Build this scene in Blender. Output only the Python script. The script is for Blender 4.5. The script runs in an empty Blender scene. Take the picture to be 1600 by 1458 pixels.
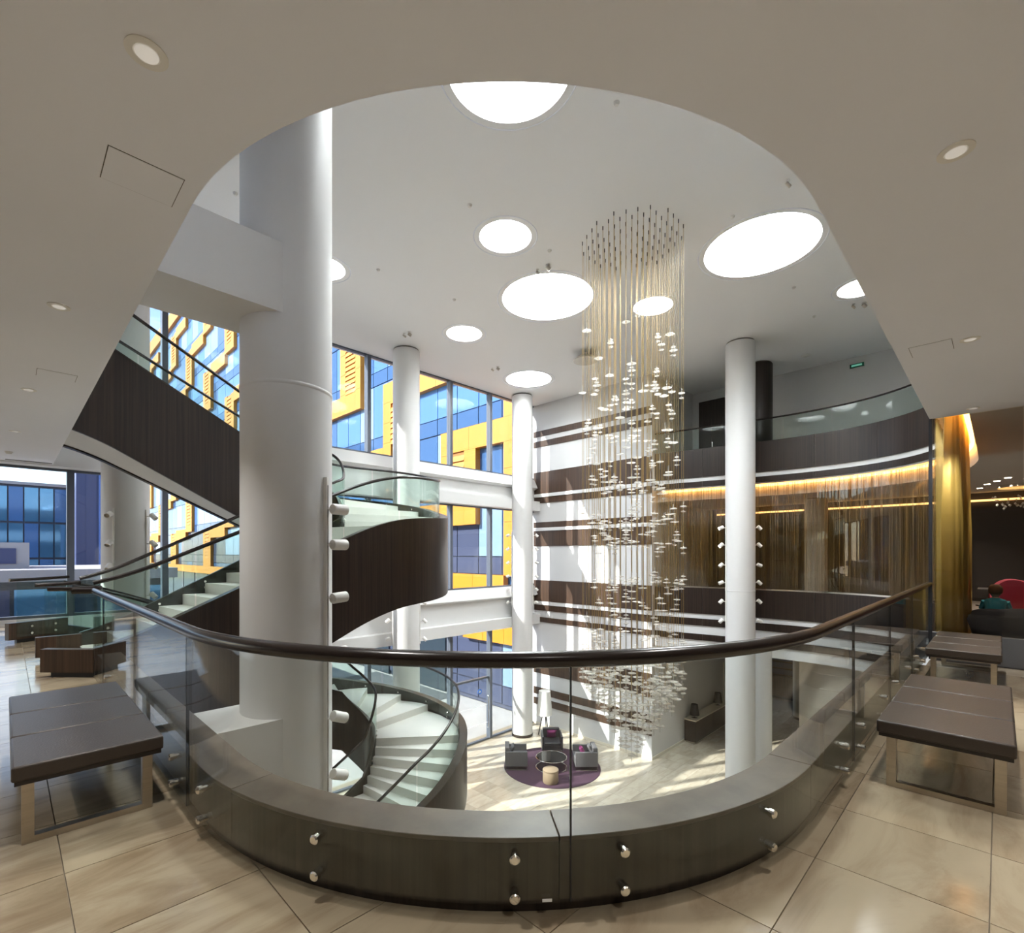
import bpy, bmesh, math, random
from mathutils import Vector, Matrix

random.seed(7)
SC = bpy.context.scene
COL = SC.collection
PI = math.pi

# ------------------------------------------------------------------ camera
# x runs along the glass front, y towards it, z = 0 is the upper gallery floor
cd = bpy.data.cameras.new('camera')
cam = bpy.data.objects.new('camera', cd)
COL.objects.link(cam)
cam.location = (0, 0, 1.53)
cam.rotation_euler = (PI / 2, 0, -PI / 4)
cd.sensor_width = 36
cd.lens = 777 / 1600 * 36
cd.shift_x = 15 / 1600
cd.shift_y = 136 / 1600
cd.clip_start = 0.05
cd.clip_end = 500
SC.camera = cam

# ------------------------------------------------------------------ world
W = bpy.data.worlds.new('World')
SC.world = W
W.use_nodes = True
nt = W.node_tree
nt.nodes.clear()
out = nt.nodes.new('ShaderNodeOutputWorld')
bg = nt.nodes.new('ShaderNodeBackground')
sky = nt.nodes.new('ShaderNodeTexSky')
sky.sky_type = 'NISHITA'
sky.sun_disc = False
sky.sun_elevation = math.radians(34.6)
sky.sun_rotation = math.radians(-63.6)
sky.air_density = 1.0
sky.dust_density = 0.6
SKY_STRENGTH = 0.30
tc = nt.nodes.new('ShaderNodeTexCoord')
mp = nt.nodes.new('ShaderNodeMapping')
mp.inputs['Scale'].default_value = (1.0, 1.0, 3.0)
nz = nt.nodes.new('ShaderNodeTexNoise')
nz.inputs['Scale'].default_value = 3.2
nz.inputs['Detail'].default_value = 7
nz.inputs['Roughness'].default_value = 0.58
rp = nt.nodes.new('ShaderNodeValToRGB')
rp.color_ramp.elements[0].position = 0.50
rp.color_ramp.elements[0].color = (0, 0, 0, 1)
rp.color_ramp.elements[1].position = 0.72
rp.color_ramp.elements[1].color = (0.9, 0.9, 0.9, 1)
mx = nt.nodes.new('ShaderNodeMix')
mx.data_type = 'RGBA'
mx.inputs[7].default_value = (7.0, 7.2, 7.6, 1)
nt.links.new(tc.outputs['Generated'], mp.inputs['Vector'])
nt.links.new(mp.outputs[0], nz.inputs['Vector'])
nt.links.new(nz.outputs['Fac'], rp.inputs[0])
nt.links.new(rp.outputs[0], mx.inputs[0])
nt.links.new(sky.outputs[0], mx.inputs[6])
nt.links.new(mx.outputs[2], bg.inputs['Color'])
bg.inputs['Strength'].default_value = SKY_STRENGTH
nt.links.new(bg.outputs[0], out.inputs['Surface'])

# ------------------------------------------------------------------ sun
sd = bpy.data.lights.new('sun', 'SUN')
sd.energy = 9.5
sd.angle = math.radians(0.5)
sd.color = (1.0, 0.95, 0.86)
sun = bpy.data.objects.new('sun', sd)
COL.objects.link(sun)
sun.rotation_euler = Vector((0.898, -0.445, -0.69)).to_track_quat('-Z', 'Y').to_euler()

# ------------------------------------------------------------------ exposure
SC.view_settings.view_transform = 'Standard'
SC.view_settings.look = 'None'
SC.view_settings.exposure = 1.28
SC.view_settings.gamma = 1.0
SC.view_settings.use_curve_mapping = False
SC.cycles.max_bounces = 10
SC.cycles.diffuse_bounces = 4
SC.cycles.glossy_bounces = 5
SC.cycles.transmission_bounces = 8
SC.cycles.transparent_max_bounces = 64
SC.cycles.sample_clamp_indirect = 6
SC.cycles.caustics_reflective = False
SC.cycles.caustics_refractive = False
SC.cycles.use_denoising = True

SKYLIGHT = 25.0        # radiance of the diffusing skylight domes
LAMP = 1.6

# ------------------------------------------------------------------ materials
MATS = {}


def nodes(name):
    m = bpy.data.materials.new(name)
    m.use_nodes = True
    t = m.node_tree
    b = t.nodes.get('Principled BSDF')
    MATS[name] = m
    return m, t, b


def mat(name, col, rough=0.5, metal=0.0, spec=0.5, noise=None, bump=None):
    """noise = (scale vec, amount) varies the colour; bump = (scale, strength)"""
    m, t, b = nodes(name)
    b.inputs['Base Color'].default_value = (*col, 1)
    b.inputs['Roughness'].default_value = rough
    b.inputs['Metallic'].default_value = metal
    b.inputs['Specular IOR Level'].default_value = spec
    if noise or bump:
        tcn = t.nodes.new('ShaderNodeTexCoord')
        mpn = t.nodes.new('ShaderNodeMapping')
        t.links.new(tcn.outputs['Object'], mpn.inputs['Vector'])
        n = t.nodes.new('ShaderNodeTexNoise')
        n.inputs['Detail'].default_value = 5
        t.links.new(mpn.outputs[0], n.inputs['Vector'])
    if noise:
        mpn.inputs['Scale'].default_value = noise[0]
        n.inputs['Scale'].default_value = 1.0
        r = t.nodes.new('ShaderNodeValToRGB')
        a = noise[1]
        r.color_ramp.elements[0].position = 0.3
        r.color_ramp.elements[1].position = 0.7
        r.color_ramp.elements[0].color = (*[c * (1 - a) for c in col], 1)
        r.color_ramp.elements[1].color = (*[min(1, c * (1 + a)) for c in col], 1)
        t.links.new(n.outputs['Fac'], r.inputs[0])
        t.links.new(r.outputs[0], b.inputs['Base Color'])
    if bump:
        bp = t.nodes.new('ShaderNodeBump')
        bp.inputs['Strength'].default_value = bump[1]
        bp.inputs['Distance'].default_value = 0.01
        n2 = t.nodes.new('ShaderNodeTexNoise')
        n2.inputs['Scale'].default_value = bump[0]
        t.links.new(tcn.outputs['Object'], n2.inputs['Vector'])
        t.links.new(n2.outputs['Fac'], bp.inputs['Height'])
        t.links.new(bp.outputs[0], b.inputs['Normal'])
    return m


def glass(name, tint, refl=1.0, ior=1.5):
    m, t, b = nodes(name)
    t.nodes.remove(b)
    o = t.nodes.get('Material Output')
    tr = t.nodes.new('ShaderNodeBsdfTransparent')
    tr.inputs[0].default_value = (*tint, 1)
    gl = t.nodes.new('ShaderNodeBsdfGlossy')
    gl.inputs['Roughness'].default_value = 0.0
    # reflectance of a thin pane: f0 + (1 - f0) * (1 - cos)^5, the same from both sides
    fr = t.nodes.new('ShaderNodeLayerWeight')
    fr.inputs['Blend'].default_value = 0.5
    pw = t.nodes.new('ShaderNodeMath')
    pw.operation = 'POWER'
    pw.inputs[1].default_value = 5.0
    t.links.new(fr.outputs['Facing'], pw.inputs[0])
    mu = t.nodes.new('ShaderNodeMath')
    mu.operation = 'MULTIPLY_ADD'
    mu.inputs[1].default_value = 0.96 * refl
    mu.inputs[2].default_value = 0.04 * refl
    mix = t.nodes.new('ShaderNodeMixShader')
    t.links.new(pw.outputs[0], mu.inputs[0])
    t.links.new(mu.outputs[0], mix.inputs[0])
    t.links.new(tr.outputs[0], mix.inputs[1])
    t.links.new(gl.outputs[0], mix.inputs[2])
    t.links.new(mix.outputs[0], o.inputs['Surface'])
    return m


def emit(name, col, s):
    m, t, b = nodes(name)
    b.inputs['Base Color'].default_value = (0.8, 0.8, 0.8, 1)
    b.inputs['Emission Color'].default_value = (*col, 1)
    b.inputs['Emission Strength'].default_value = s
    return m


def stone(name, base, vein, rough, scale=1.1):
    m, t, b = nodes(name)
    g = t.nodes.new('ShaderNodeNewGeometry')
    oi = t.nodes.new('ShaderNodeObjectInfo')
    vm = t.nodes.new('ShaderNodeVectorMath')
    vm.operation = 'SCALE'
    cmb = t.nodes.new('ShaderNodeCombineXYZ')
    for k in range(3):
        t.links.new(oi.outputs['Random'], cmb.inputs[k])
    t.links.new(cmb.outputs[0], vm.inputs[0])
    vm.inputs['Scale'].default_value = 40.0
    add = t.nodes.new('ShaderNodeVectorMath')
    add.operation = 'ADD'
    t.links.new(g.outputs['Position'], add.inputs[0])
    t.links.new(vm.outputs[0], add.inputs[1])
    mpn = t.nodes.new('ShaderNodeMapping')
    mpn.inputs['Scale'].default_value = (scale * 0.8, scale * 2.6, scale)
    t.links.new(add.outputs[0], mpn.inputs['Vector'])
    n = t.nodes.new('ShaderNodeTexNoise')
    n.inputs['Scale'].default_value = 1.0
    n.inputs['Detail'].default_value = 9
    n.inputs['Roughness'].default_value = 0.6
    n.inputs['Distortion'].default_value = 1.6
    t.links.new(mpn.outputs[0], n.inputs['Vector'])
    r = t.nodes.new('ShaderNodeValToRGB')
    e = r.color_ramp.elements
    e[0].position = 0.32
    e[0].color = (*vein, 1)
    e[1].position = 0.56
    e[1].color = (*base, 1)
    x = e.new(0.78)
    x.color = (*[min(1, c * 1.1) for c in base], 1)
    t.links.new(n.outputs['Fac'], r.inputs[0])
    hs = t.nodes.new('ShaderNodeHueSaturation')
    ma = t.nodes.new('ShaderNodeMapRange')
    ma.inputs['To Min'].default_value = 0.9
    ma.inputs['To Max'].default_value = 1.08
    t.links.new(oi.outputs['Random'], ma.inputs['Value'])
    t.links.new(ma.outputs[0], hs.inputs['Value'])
    t.links.new(r.outputs[0], hs.inputs['Color'])
    t.links.new(hs.outputs[0], b.inputs['Base Color'])
    b.inputs['Roughness'].default_value = rough
    return m


def wood(name, dark, light, rough=0.35, vert=True, scale=1.0):
    m, t, b = nodes(name)
    g = t.nodes.new('ShaderNodeNewGeometry')
    mpn = t.nodes.new('ShaderNodeMapping')
    mpn.inputs['Scale'].default_value = (26 * scale, 26 * scale, 0.35) if vert else (3, 3, 60)
    t.links.new(g.outputs['Position'], mpn.inputs['Vector'])
    n = t.nodes.new('ShaderNodeTexNoise')
    n.inputs['Scale'].default_value = 1.0
    n.inputs['Detail'].default_value = 6
    n.inputs['Roughness'].default_value = 0.65
    t.links.new(mpn.outputs[0], n.inputs['Vector'])
    r = t.nodes.new('ShaderNodeValToRGB')
    r.color_ramp.elements[0].position = 0.36
    r.color_ramp.elements[0].color = (*dark, 1)
    r.color_ramp.elements[1].position = 0.66
    r.color_ramp.elements[1].color = (*light, 1)
    t.links.new(n.outputs['Fac'], r.inputs[0])
    t.links.new(r.outputs[0], b.inputs['Base Color'])
    b.inputs['Roughness'].default_value = rough
    b.inputs['Specular IOR Level'].default_value = 0.4
    return m


def curtain_mat(name, col, open_, scale):
    """fine metal chain curtain: strands with gaps between them"""
    m, t, b = nodes(name)
    b.inputs['Base Color'].default_value = (*col, 1)
    b.inputs['Metallic'].default_value = 0.35
    b.inputs['Roughness'].default_value = 0.45
    o = t.nodes.get('Material Output')
    uv = t.nodes.new('ShaderNodeTexCoord')
    mpn = t.nodes.new('ShaderNodeMapping')
    mpn.inputs['Scale'].default_value = (scale, 0.15, 1)
    t.links.new(uv.outputs['UV'], mpn.inputs['Vector'])
    n = t.nodes.new('ShaderNodeTexNoise')
    n.inputs['Scale'].default_value = 1.0
    n.inputs['Detail'].default_value = 6
    n.inputs['Roughness'].default_value = 0.75
    t.links.new(mpn.outputs[0], n.inputs['Vector'])
    r = t.nodes.new('ShaderNodeValToRGB')
    r.color_ramp.elements[0].position = open_ - 0.12
    r.color_ramp.elements[0].color = (0.06, 0.06, 0.06, 1)
    r.color_ramp.elements[1].position = open_ + 0.12
    r.color_ramp.elements[1].color = (0.97, 0.97, 0.97, 1)
    t.links.new(n.outputs['Fac'], r.inputs[0])
    tr = t.nodes.new('ShaderNodeBsdfTransparent')
    mix = t.nodes.new('ShaderNodeMixShader')
    t.links.new(r.outputs[0], mix.inputs[0])
    t.links.new(tr.outputs[0], mix.inputs[1])
    t.links.new(b.outputs[0], mix.inputs[2])
    t.links.new(mix.outputs[0], o.inputs['Surface'])
    return m


mat('plaster', (0.66, 0.655, 0.65), 0.85, noise=((0.6, 0.6, 0.6), 0.02))
mat('ceiling_white', (0.90, 0.895, 0.89), 0.9)
mat('soffit', (0.85, 0.865, 0.925), 0.9, noise=((0.5, 0.5, 0.5), 0.02))
mat('white', (0.74, 0.735, 0.725), 0.6)
mat('column_white', (0.71, 0.70, 0.69), 0.55, noise=((2, 2, 0.3), 0.015))
mat('fixture_white', (0.82, 0.80, 0.76), 0.4)
mat('gap', (0.12, 0.11, 0.10), 0.8)
stone('tile_upper', (0.37, 0.30, 0.205), (0.235, 0.17, 0.105), 0.14, 1.0)
stone('tile_lobby', (0.50, 0.44, 0.35), (0.40, 0.34, 0.26), 0.22, 1.1)
mat('grout', (0.30, 0.25, 0.185), 0.8)
wood('wenge', (0.012, 0.0075, 0.006), (0.036, 0.022, 0.016), 0.32)
wood('walnut', (0.036, 0.021, 0.014), (0.088, 0.050, 0.031), 0.4)
wood('kerb_wood', (0.026, 0.019, 0.013), (0.050, 0.037, 0.026), 0.28)
wood('cap_wood', (0.075, 0.057, 0.042), (0.115, 0.090, 0.068), 0.34, scale=0.2)
wood('plinth_wood', (0.012, 0.008, 0.006), (0.035, 0.022, 0.017), 0.4)
mat('rail', (0.018, 0.012, 0.010), 0.24)
mat('stair_stone', (0.78, 0.76, 0.71), 0.35, noise=((4, 4, 4), 0.02))
mat('chrome', (0.80, 0.77, 0.72), 0.12, 1.0)
mat('steel', (0.52, 0.47, 0.40), 0.28, 1.0, noise=((2, 2, 60), 0.08))
mat('dark_metal', (0.035, 0.038, 0.045), 0.4)
mat('mullion', (0.10, 0.115, 0.145), 0.4)
mat('leather', (0.046, 0.034, 0.027), 0.38, bump=(90, 0.15))
mat('leather_edge', (0.018, 0.012, 0.010), 0.40)
mat('grey_fabric', (0.12, 0.115, 0.12), 0.9, bump=(300, 0.2))
mat('dark_leather', (0.030, 0.030, 0.036), 0.35)
mat('plum', (0.20, 0.025, 0.115), 0.9)
mat('plum_rug', (0.44, 0.085, 0.25), 0.95, noise=((9, 9, 9), 0.18))
mat('rug_edge', (0.05, 0.02, 0.04), 0.9)
mat('pouf_tan', (0.27, 0.20, 0.13), 0.6)
mat('black', (0.012, 0.012, 0.013), 0.5)
mat('cream_top', (0.74, 0.68, 0.56), 0.35)
mat('shade_white', (0.86, 0.85, 0.82), 0.8)
mat('brass', (0.42, 0.28, 0.09), 0.5, 0.3)
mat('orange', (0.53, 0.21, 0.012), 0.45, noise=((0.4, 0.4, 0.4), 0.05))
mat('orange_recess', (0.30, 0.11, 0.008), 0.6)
mat('wing_wall', (0.06, 0.07, 0.11), 0.5)
mat('pane_blue', (0.085, 0.19, 0.41), 0.08, 0.1, spec=0.2)  # blue panes: the sky's reflection is put into the base colour
mat('pane_pale', (0.20, 0.30, 0.45), 0.12, 0.05, spec=0.2)
mat('pane_deep', (0.048, 0.11, 0.24), 0.06, 0.1, spec=0.2)
mat('pane_slate', (0.075, 0.09, 0.15), 0.10, 0.2, spec=0.2)
mat('office_pane', (0.10, 0.26, 0.44), 0.06, 0.4)
mat('violet_wall', (0.055, 0.07, 0.16), 0.5)
mat('blue_wall', (0.10, 0.19, 0.50), 0.5)
mat('grey_roof', (0.38, 0.37, 0.38), 0.7)
mat('dark_shop', (0.03, 0.045, 0.06), 0.15)
mat('pavement', (0.40, 0.39, 0.38), 0.8, noise=((0.8, 0.8, 0.8), 0.1))
mat('asphalt', (0.10, 0.11, 0.12), 0.8)
mat('room_dark', (0.045, 0.035, 0.030), 0.6)
mat('room_floor', (0.20, 0.16, 0.13), 0.5)
mat('room_ceiling', (0.74, 0.71, 0.67), 0.85)
mat('plinth_grey', (0.16, 0.16, 0.17), 0.5)
mat('cream_wall', (0.74, 0.68, 0.56), 0.7)
mat('pink', (0.50, 0.065, 0.125), 0.8)
mat('charcoal', (0.05, 0.05, 0.055), 0.8)
mat('teal', (0.01, 0.28, 0.36), 0.8)
mat('skin', (0.62, 0.38, 0.27), 0.55)
mat('hair', (0.16, 0.08, 0.035), 0.8)
mat('sign_blue', (0.02, 0.16, 0.62), 0.5)
mat('sign_green', (0.01, 0.10, 0.055), 0.5)
mat('sticker_white', (0.85, 0.86, 0.88), 0.6)
mat('track_dark', (0.10, 0.085, 0.07), 0.5)
glass('clear_glass', (0.955, 0.978, 0.968), 0.85)
glass('stair_glass', (0.90, 0.955, 0.935), 0.75)
glass('front_glass', (0.69, 0.705, 0.72), 0.6)
glass('partition_glass', (0.90, 0.90, 0.89), 0.9)
glass('table_glass', (0.25, 0.26, 0.28), 1.0)
curtain_mat('gold_curtain', (0.30, 0.17, 0.035), 0.60, 45)
curtain_mat('gold_curtain_dense', (0.80, 0.54, 0.13), 0.32, 30)
emit('dome', (0.92, 0.98, 1.0), SKYLIGHT)
emit('cove', (1.0, 0.48, 0.12), 4.0)
emit('cove_line', (1.0, 0.52, 0.16), 1.4)
emit('lamp_on', (1.0, 0.88, 0.68), 18.0)
emit('bulb', (1.0, 0.86, 0.62), 40.0)
emit('downlight_glow', (1.0, 0.93, 0.84), 0.12)
emit('exit_green', (0.05, 0.5, 0.3), 0.25)
m, t, b = nodes('crystal')
b.inputs['Base Color'].default_value = (0.93, 0.89, 0.83, 1)
b.inputs['Roughness'].default_value = 0.15
b.inputs['Specular IOR Level'].default_value = 0.8
o = t.nodes.get('Material Output')
tr = t.nodes.new('ShaderNodeBsdfTransparent')
tl = t.nodes.new('ShaderNodeBsdfTranslucent')
tl.inputs[0].default_value = (0.95, 0.93, 0.88, 1)
m1 = t.nodes.new('ShaderNodeMixShader')
m1.inputs[0].default_value = 0.45
m2 = t.nodes.new('ShaderNodeMixShader')
m2.inputs[0].default_value = 0.52
t.links.new(b.outputs[0], m1.inputs[1])
t.links.new(tl.outputs[0], m1.inputs[2])
t.links.new(tr.outputs[0], m2.inputs[1])
t.links.new(m1.outputs[0], m2.inputs[2])
t.links.new(m2.outputs[0], o.inputs['Surface'])


# ------------------------------------------------------------------ mesh helpers
class MB:
    def __init__(self):
        self.v = []
        self.f = []
        self.uv = None

    def add(self, vs, fs):
        n = len(self.v)
        self.v += [tuple(p) for p in vs]
        self.f += [tuple(i + n for i in f) for f in fs]
        return self

    def box(self, x0, x1, y0, y1, z0, z1):
        vs = [(x, y, z) for z in (z0, z1) for x, y in ((x0, y0), (x1, y0), (x1, y1), (x0, y1))]
        return self.add(vs, [(3, 2, 1, 0), (4, 5, 6, 7), (0, 1, 5, 4), (1, 2, 6, 5), (2, 3, 7, 6), (3, 0, 4, 7)])

    def hexa(self, lo, hi):
        """lo, hi: four points each, same winding"""
        return self.add(list(lo) + list(hi), [(3, 2, 1, 0), (4, 5, 6, 7), (0, 1, 5, 4), (1, 2, 6, 5), (2, 3, 7, 6), (3, 0, 4, 7)])

    def prism(self, poly, z0, z1):
        n = len(poly)
        vs = [(x, y, z0) for x, y in poly] + [(x, y, z1) for x, y in poly]
        fs = [tuple(range(n - 1, -1, -1)), tuple(range(n, 2 * n))]
        fs += [(i, (i + 1) % n, (i + 1) % n + n, i + n) for i in range(n)]
        return self.add(vs, fs)

    def sweep(self, a, b, z0, z1):
        """wall between two plan lines a and b (same length); z0/z1 numbers or lists"""
        n = len(a)
        z0 = z0 if isinstance(z0, (list, tuple)) else [z0] * n
        z1 = z1 if isinstance(z1, (list, tuple)) else [z1] * n
        vs = []
        for i in range(n):
            vs += [(a[i][0], a[i][1], z0[i]), (b[i][0], b[i][1], z0[i]), (b[i][0], b[i][1], z1[i]), (a[i][0], a[i][1], z1[i])]
        fs = [(0, 1, 2, 3), tuple(4 * (n - 1) + k for k in (3, 2, 1, 0))]
        for i in range(n - 1):
            p, q = 4 * i, 4 * i + 4
            for k in range(4):
                l = (k + 1) % 4
                fs.append((p + k, q + k, q + l, p + l))
        return self.add(vs, fs)

    def tube(self, pts, r, n=8, closed=False):
        pts = [Vector(p) for p in pts]
        m = len(pts)
        rings = []
        for i, p in enumerate(pts):
            if closed:
                d = pts[(i + 1) % m] - pts[i - 1]
            else:
                d = pts[min(i + 1, m - 1)] - pts[max(i - 1, 0)]
            d.normalize()
            up = Vector((0, 0, 1)) if abs(d.z) < 0.9 else Vector((1, 0, 0))
            s = d.cross(up).normalized()
            u = s.cross(d).normalized()
            rr = r[i] if isinstance(r, (list, tuple)) else r
            rings.append([p + s * (rr * math.cos(2 * PI * k / n)) + u * (rr * math.sin(2 * PI * k / n)) for k in range(n)])
        vs = [v for ring in rings for v in ring]
        fs = []
        for i in range(m if closed else m - 1):
            j = (i + 1) % m
            for k in range(n):
                l = (k + 1) % n
                fs.append((i * n + k, i * n + l, j * n + l, j * n + k))
        if not closed:
            fs.append(tuple(range(n - 1, -1, -1)))
            fs.append(tuple((m - 1) * n + k for k in range(n)))
        return self.add(vs, fs)

    def lathe(self, prof, c=(0, 0), n=24, ax=None):
        """prof = [(r, z)...]; optional axis matrix ax applied after"""
        vs = []
        for r, z in prof:
            for k in range(n):
                a = 2 * PI * k / n
                p = Vector((r * math.cos(a), r * math.sin(a), z))
                if ax is not None:
                    p = ax @ p
                vs.append((p[0] + c[0], p[1] + c[1], p[2]))
        m = len(prof)
        fs = []
        for i in range(m - 1):
            for k in range(n):
                l = (k + 1) % n
                fs.append((i * n + k, i * n + l, (i + 1) * n + l, (i + 1) * n + k))
        if prof[0][0] > 1e-5:
            fs.append(tuple(range(n - 1, -1, -1)))
        if prof[-1][0] > 1e-5:
            fs.append(tuple((m - 1) * n + k for k in range(n)))
        return self.add(vs, fs)

    def cyl(self, p0, p1, r, n=16, r1=None):
        p0, p1 = Vector(p0), Vector(p1)
        d = (p1 - p0)
        L = d.length
        q = d.to_track_quat('Z', 'Y').to_matrix().to_4x4()
        A = Matrix.Translation(p0) @ q
        return self.lathe([(r, 0), (r if r1 is None else r1, L)], n=n, ax=A)

    def mesh(self, name, off=(0, 0, 0)):
        me = bpy.data.meshes.new(name)
        me.from_pydata([(x - off[0], y - off[1], z - off[2]) for x, y, z in self.v], [], self.f)
        me.validate()
        bm = bmesh.new()
        bm.from_mesh(me)
        bmesh.ops.remove_doubles(bm, verts=bm.verts, dist=1e-6)
        bmesh.ops.recalc_face_normals(bm, faces=bm.faces)
        bm.to_mesh(me)
        bm.free()
        return me

    def build(self, name, material, parent=None, smooth=False, bevel=0, label=None, kind=None, seg=2):
        off = parent.get('origin', (0, 0, 0)) if parent is not None else (0, 0, 0)
        me = self.mesh(name, off)
        me.materials.append(MATS[material])
        o = bpy.data.objects.new(name, me)
        COL.objects.link(o)
        if parent is not None:
            o.parent = parent
            o['origin'] = off
        if smooth:
            for p in me.polygons:
                p.use_smooth = True
            try:
                me.set_sharp_from_angle(angle=math.radians(40))
            except Exception:
                pass
        if bevel:
            md = o.modifiers.new('bevel', 'BEVEL')
            md.width = bevel
            md.segments = seg
            md.limit_method = 'ANGLE'
        if label:
            o['label'] = label
        if kind:
            o['kind'] = kind
        return o


def thing(name, label, cat, loc=(0, 0, 0), group=None):
    """an Empty at the thing's base; parts built under it are given in world coordinates"""
    o = bpy.data.objects.new(name, None)
    COL.objects.link(o)
    o.location = loc
    o.empty_display_size = 0.1
    o['origin'] = tuple(loc)
    o['label'] = label
    o['category'] = cat
    if group:
        o['group'] = group
    return o


def tag(o, label, cat, group=None):
    o['label'] = label
    o['category'] = cat
    if group:
        o['group'] = group
    return o


def struct(o, label=None):
    o['kind'] = 'structure'
    if label:
        o['label'] = label
    return o


def dup(root, dloc=(0, 0, 0), rotz=None, label=None, loc=None):
    r = root.copy()
    COL.objects.link(r)
    r.location = Vector(loc) if loc is not None else root.location + Vector(dloc)
    if rotz is not None:
        r.rotation_euler = (0, 0, rotz)
    if label:
        r['label'] = label
    for ch in list(root.children):
        c = ch.copy()
        COL.objects.link(c)
        c.parent = r
        for g in list(ch.children):
            d = g.copy()
            COL.objects.link(d)
            d.parent = c
    return r


def piece(mesh_obj, name, parent, loc):
    """another object that shares mesh data"""
    o = bpy.data.objects.new(name, mesh_obj.data)
    COL.objects.link(o)
    o.parent = parent
    o.location = loc
    return o


def spline(pts, n=12):
    out = []
    m = len(pts)
    P = [Vector(p) for p in pts]
    for i in range(m - 1):
        p0 = P[max(i - 1, 0)]
        p1, p2 = P[i], P[i + 1]
        p3 = P[min(i + 2, m - 1)]
        for k in range(n):
            t = k / n
            out.append(0.5 * ((2 * p1) + (p2 - p0) * t + (2 * p0 - 5 * p1 + 4 * p2 - p3) * t * t + (3 * p1 - p0 - 3 * p2 + p3) * t ** 3))
    out.append(P[-1])
    return out


class Path2:
    """plan line that can be sampled by length and offset to its left"""

    def __init__(self, pts):
        self.p = [Vector((p[0], p[1])) for p in pts]
        self.s = [0.0]
        for a, b in zip(self.p, self.p[1:]):
            self.s.append(self.s[-1] + (b - a).length)
        self.L = self.s[-1]

    def at(self, s, off=0.0):
        s = max(0.0, min(self.L, s))
        i = 0
        while i < len(self.s) - 2 and self.s[i + 1] < s:
            i += 1
        a, b = self.p[i], self.p[i + 1]
        t = (s - self.s[i]) / max(1e-9, self.s[i + 1] - self.s[i])
        p = a.lerp(b, t)
        # averaged normal
        d0 = (b - a).normalized()
        if t < 0.5 and i > 0:
            d1 = (a - self.p[i - 1]).normalized()
            d = d1.lerp(d0, 0.5 + t)
        elif t >= 0.5 and i < len(self.p) - 2:
            d1 = (self.p[i + 2] - b).normalized()
            d = d0.lerp(d1, t - 0.5)
        else:
            d = d0
        d.normalize()
        n = Vector((-d.y, d.x))
        q = p + n * off
        return (q.x, q.y)

    def run(self, s0, s1, off, step=0.12):
        n = max(2, int(abs(s1 - s0) / step) + 1)
        return [self.at(s0 + (s1 - s0) * i / (n - 1), off) for i in range(n)]


# key levels
G, L2, L3, TOP = -6.2, 0.0, 4.94, 8.26
SOF = 3.48
FRONT = 15.1           # plane of the glass front
CR = 0.437             # column radius

# near edge of the opening: along x = .74, quarter round, along y = .72
RC = 2.47
CX, CY = 0.74 + RC, 0.72 + RC
NEAR = [(0.74, 7.6), (0.74, 6), (0.74, 4.5)] + [(CX + RC * math.cos(PI + a), CY + RC * math.sin(PI + a)) for a in [PI / 2 * k / 48 for k in range(49)]] + [(4.5, 0.72), (6, 0.72), (7.5, 0.72), (9.5, 0.72)]
near = Path2(NEAR)      # its left side is the void
# far, rounded side of the opening
FARP = spline([(17.12, 9.2), (17.45, 7.5), (17.72, 5.8), (17.82, 4.5), (17.72, 3.3), (17.35, 2.3), (16.7, 1.5), (15.8, 1.0), (14.6, 0.76), (13.4, 0.72), (11.5, 0.72), (9.5, 0.72)], 8)
far = Path2([(p.x, p.y) if hasattr(p, 'x') else p for p in [Vector((q[0], q[1])) for q in FARP]])  # void on its right, room on its left

# ------------------------------------------------------------------ STRUCTURE
# upper gallery slab with floor tiles
nearpoly = [(-14, FRONT), (0.74, FRONT)] + NEAR + [(9.5, -8), (-14, -8)]
floor = struct(MB().prism(nearpoly, -1.6, -0.012).build('floor', 'grout'))
TX, TY = 0.67, 0.626
x0t, y0t = 0.2, 0.03


def outside(p):
    """nearest point of the opening's edge and outward normal"""
    x, y = p
    if x >= CX:
        return Vector((x, 0.72)), Vector((0, -1))
    if y >= CY:
        return Vector((0.74, y)), Vector((-1, 0))
    d = Vector((x - CX, y - CY))
    if d.length < 1e-6:
        d = Vector((-1, -1))
    d.normalize()
    return Vector((CX, CY)) + d * RC, d


def clip(poly, p0, n):
    out = []
    for i in range(len(poly)):
        a, b = Vector(poly[i]), Vector(poly[(i + 1) % len(poly)])
        da, db = (a - p0).dot(n), (b - p0).dot(n)
        if da >= 0:
            out.append(tuple(a))
        if da * db < 0:
            out.append(tuple(a + (b - a) * (da / (da - db))))
    return out


full_tile = None
ntile = 0
gp = 0.0025
for i in range(-5, 14):
    for j in range(-2, 25):
        xa, ya = x0t + i * TX, y0t + j * TY
        xb, yb = xa + TX, ya + TY
        c = Vector(((xa + xb) / 2, (ya + yb) / 2))
        # what the photograph can see of the gallery floor
        Yc = (c.x + c.y) / 1.414
        Xc = (c.x - c.y) / 1.414
        if Yc < 1.3 or abs(Xc) > 1.12 * Yc + 0.6 or yb > FRONT - 0.1 or xb > 9.55:
            continue
        base, n = outside(c)
        poly = [(xa + gp, ya + gp), (xb - gp, ya + gp), (xb - gp, yb - gp), (xa + gp, yb - gp)]
        ds = [(Vector(p) - base).dot(n) for p in poly]
        if max(ds) < -0.08:
            continue
        if min(ds) < -0.12:
            poly = clip(poly, base - n * 0.12, n)
            if len(poly) < 3:
                continue
            MB().prism(poly, -0.012, 0.0).build('floor_tile', 'tile_upper', floor)
        else:
            if full_tile is None:
                full_tile = MB().box(gp, TX - gp, gp, TY - gp, -0.012, 0.0).build('floor_tile', 'tile_upper', floor)
                full_tile.location = (xa, ya, 0)
            else:
                piece(full_tile, 'floor_tile', floor, (xa, ya, 0))
        ntile += 1
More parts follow.
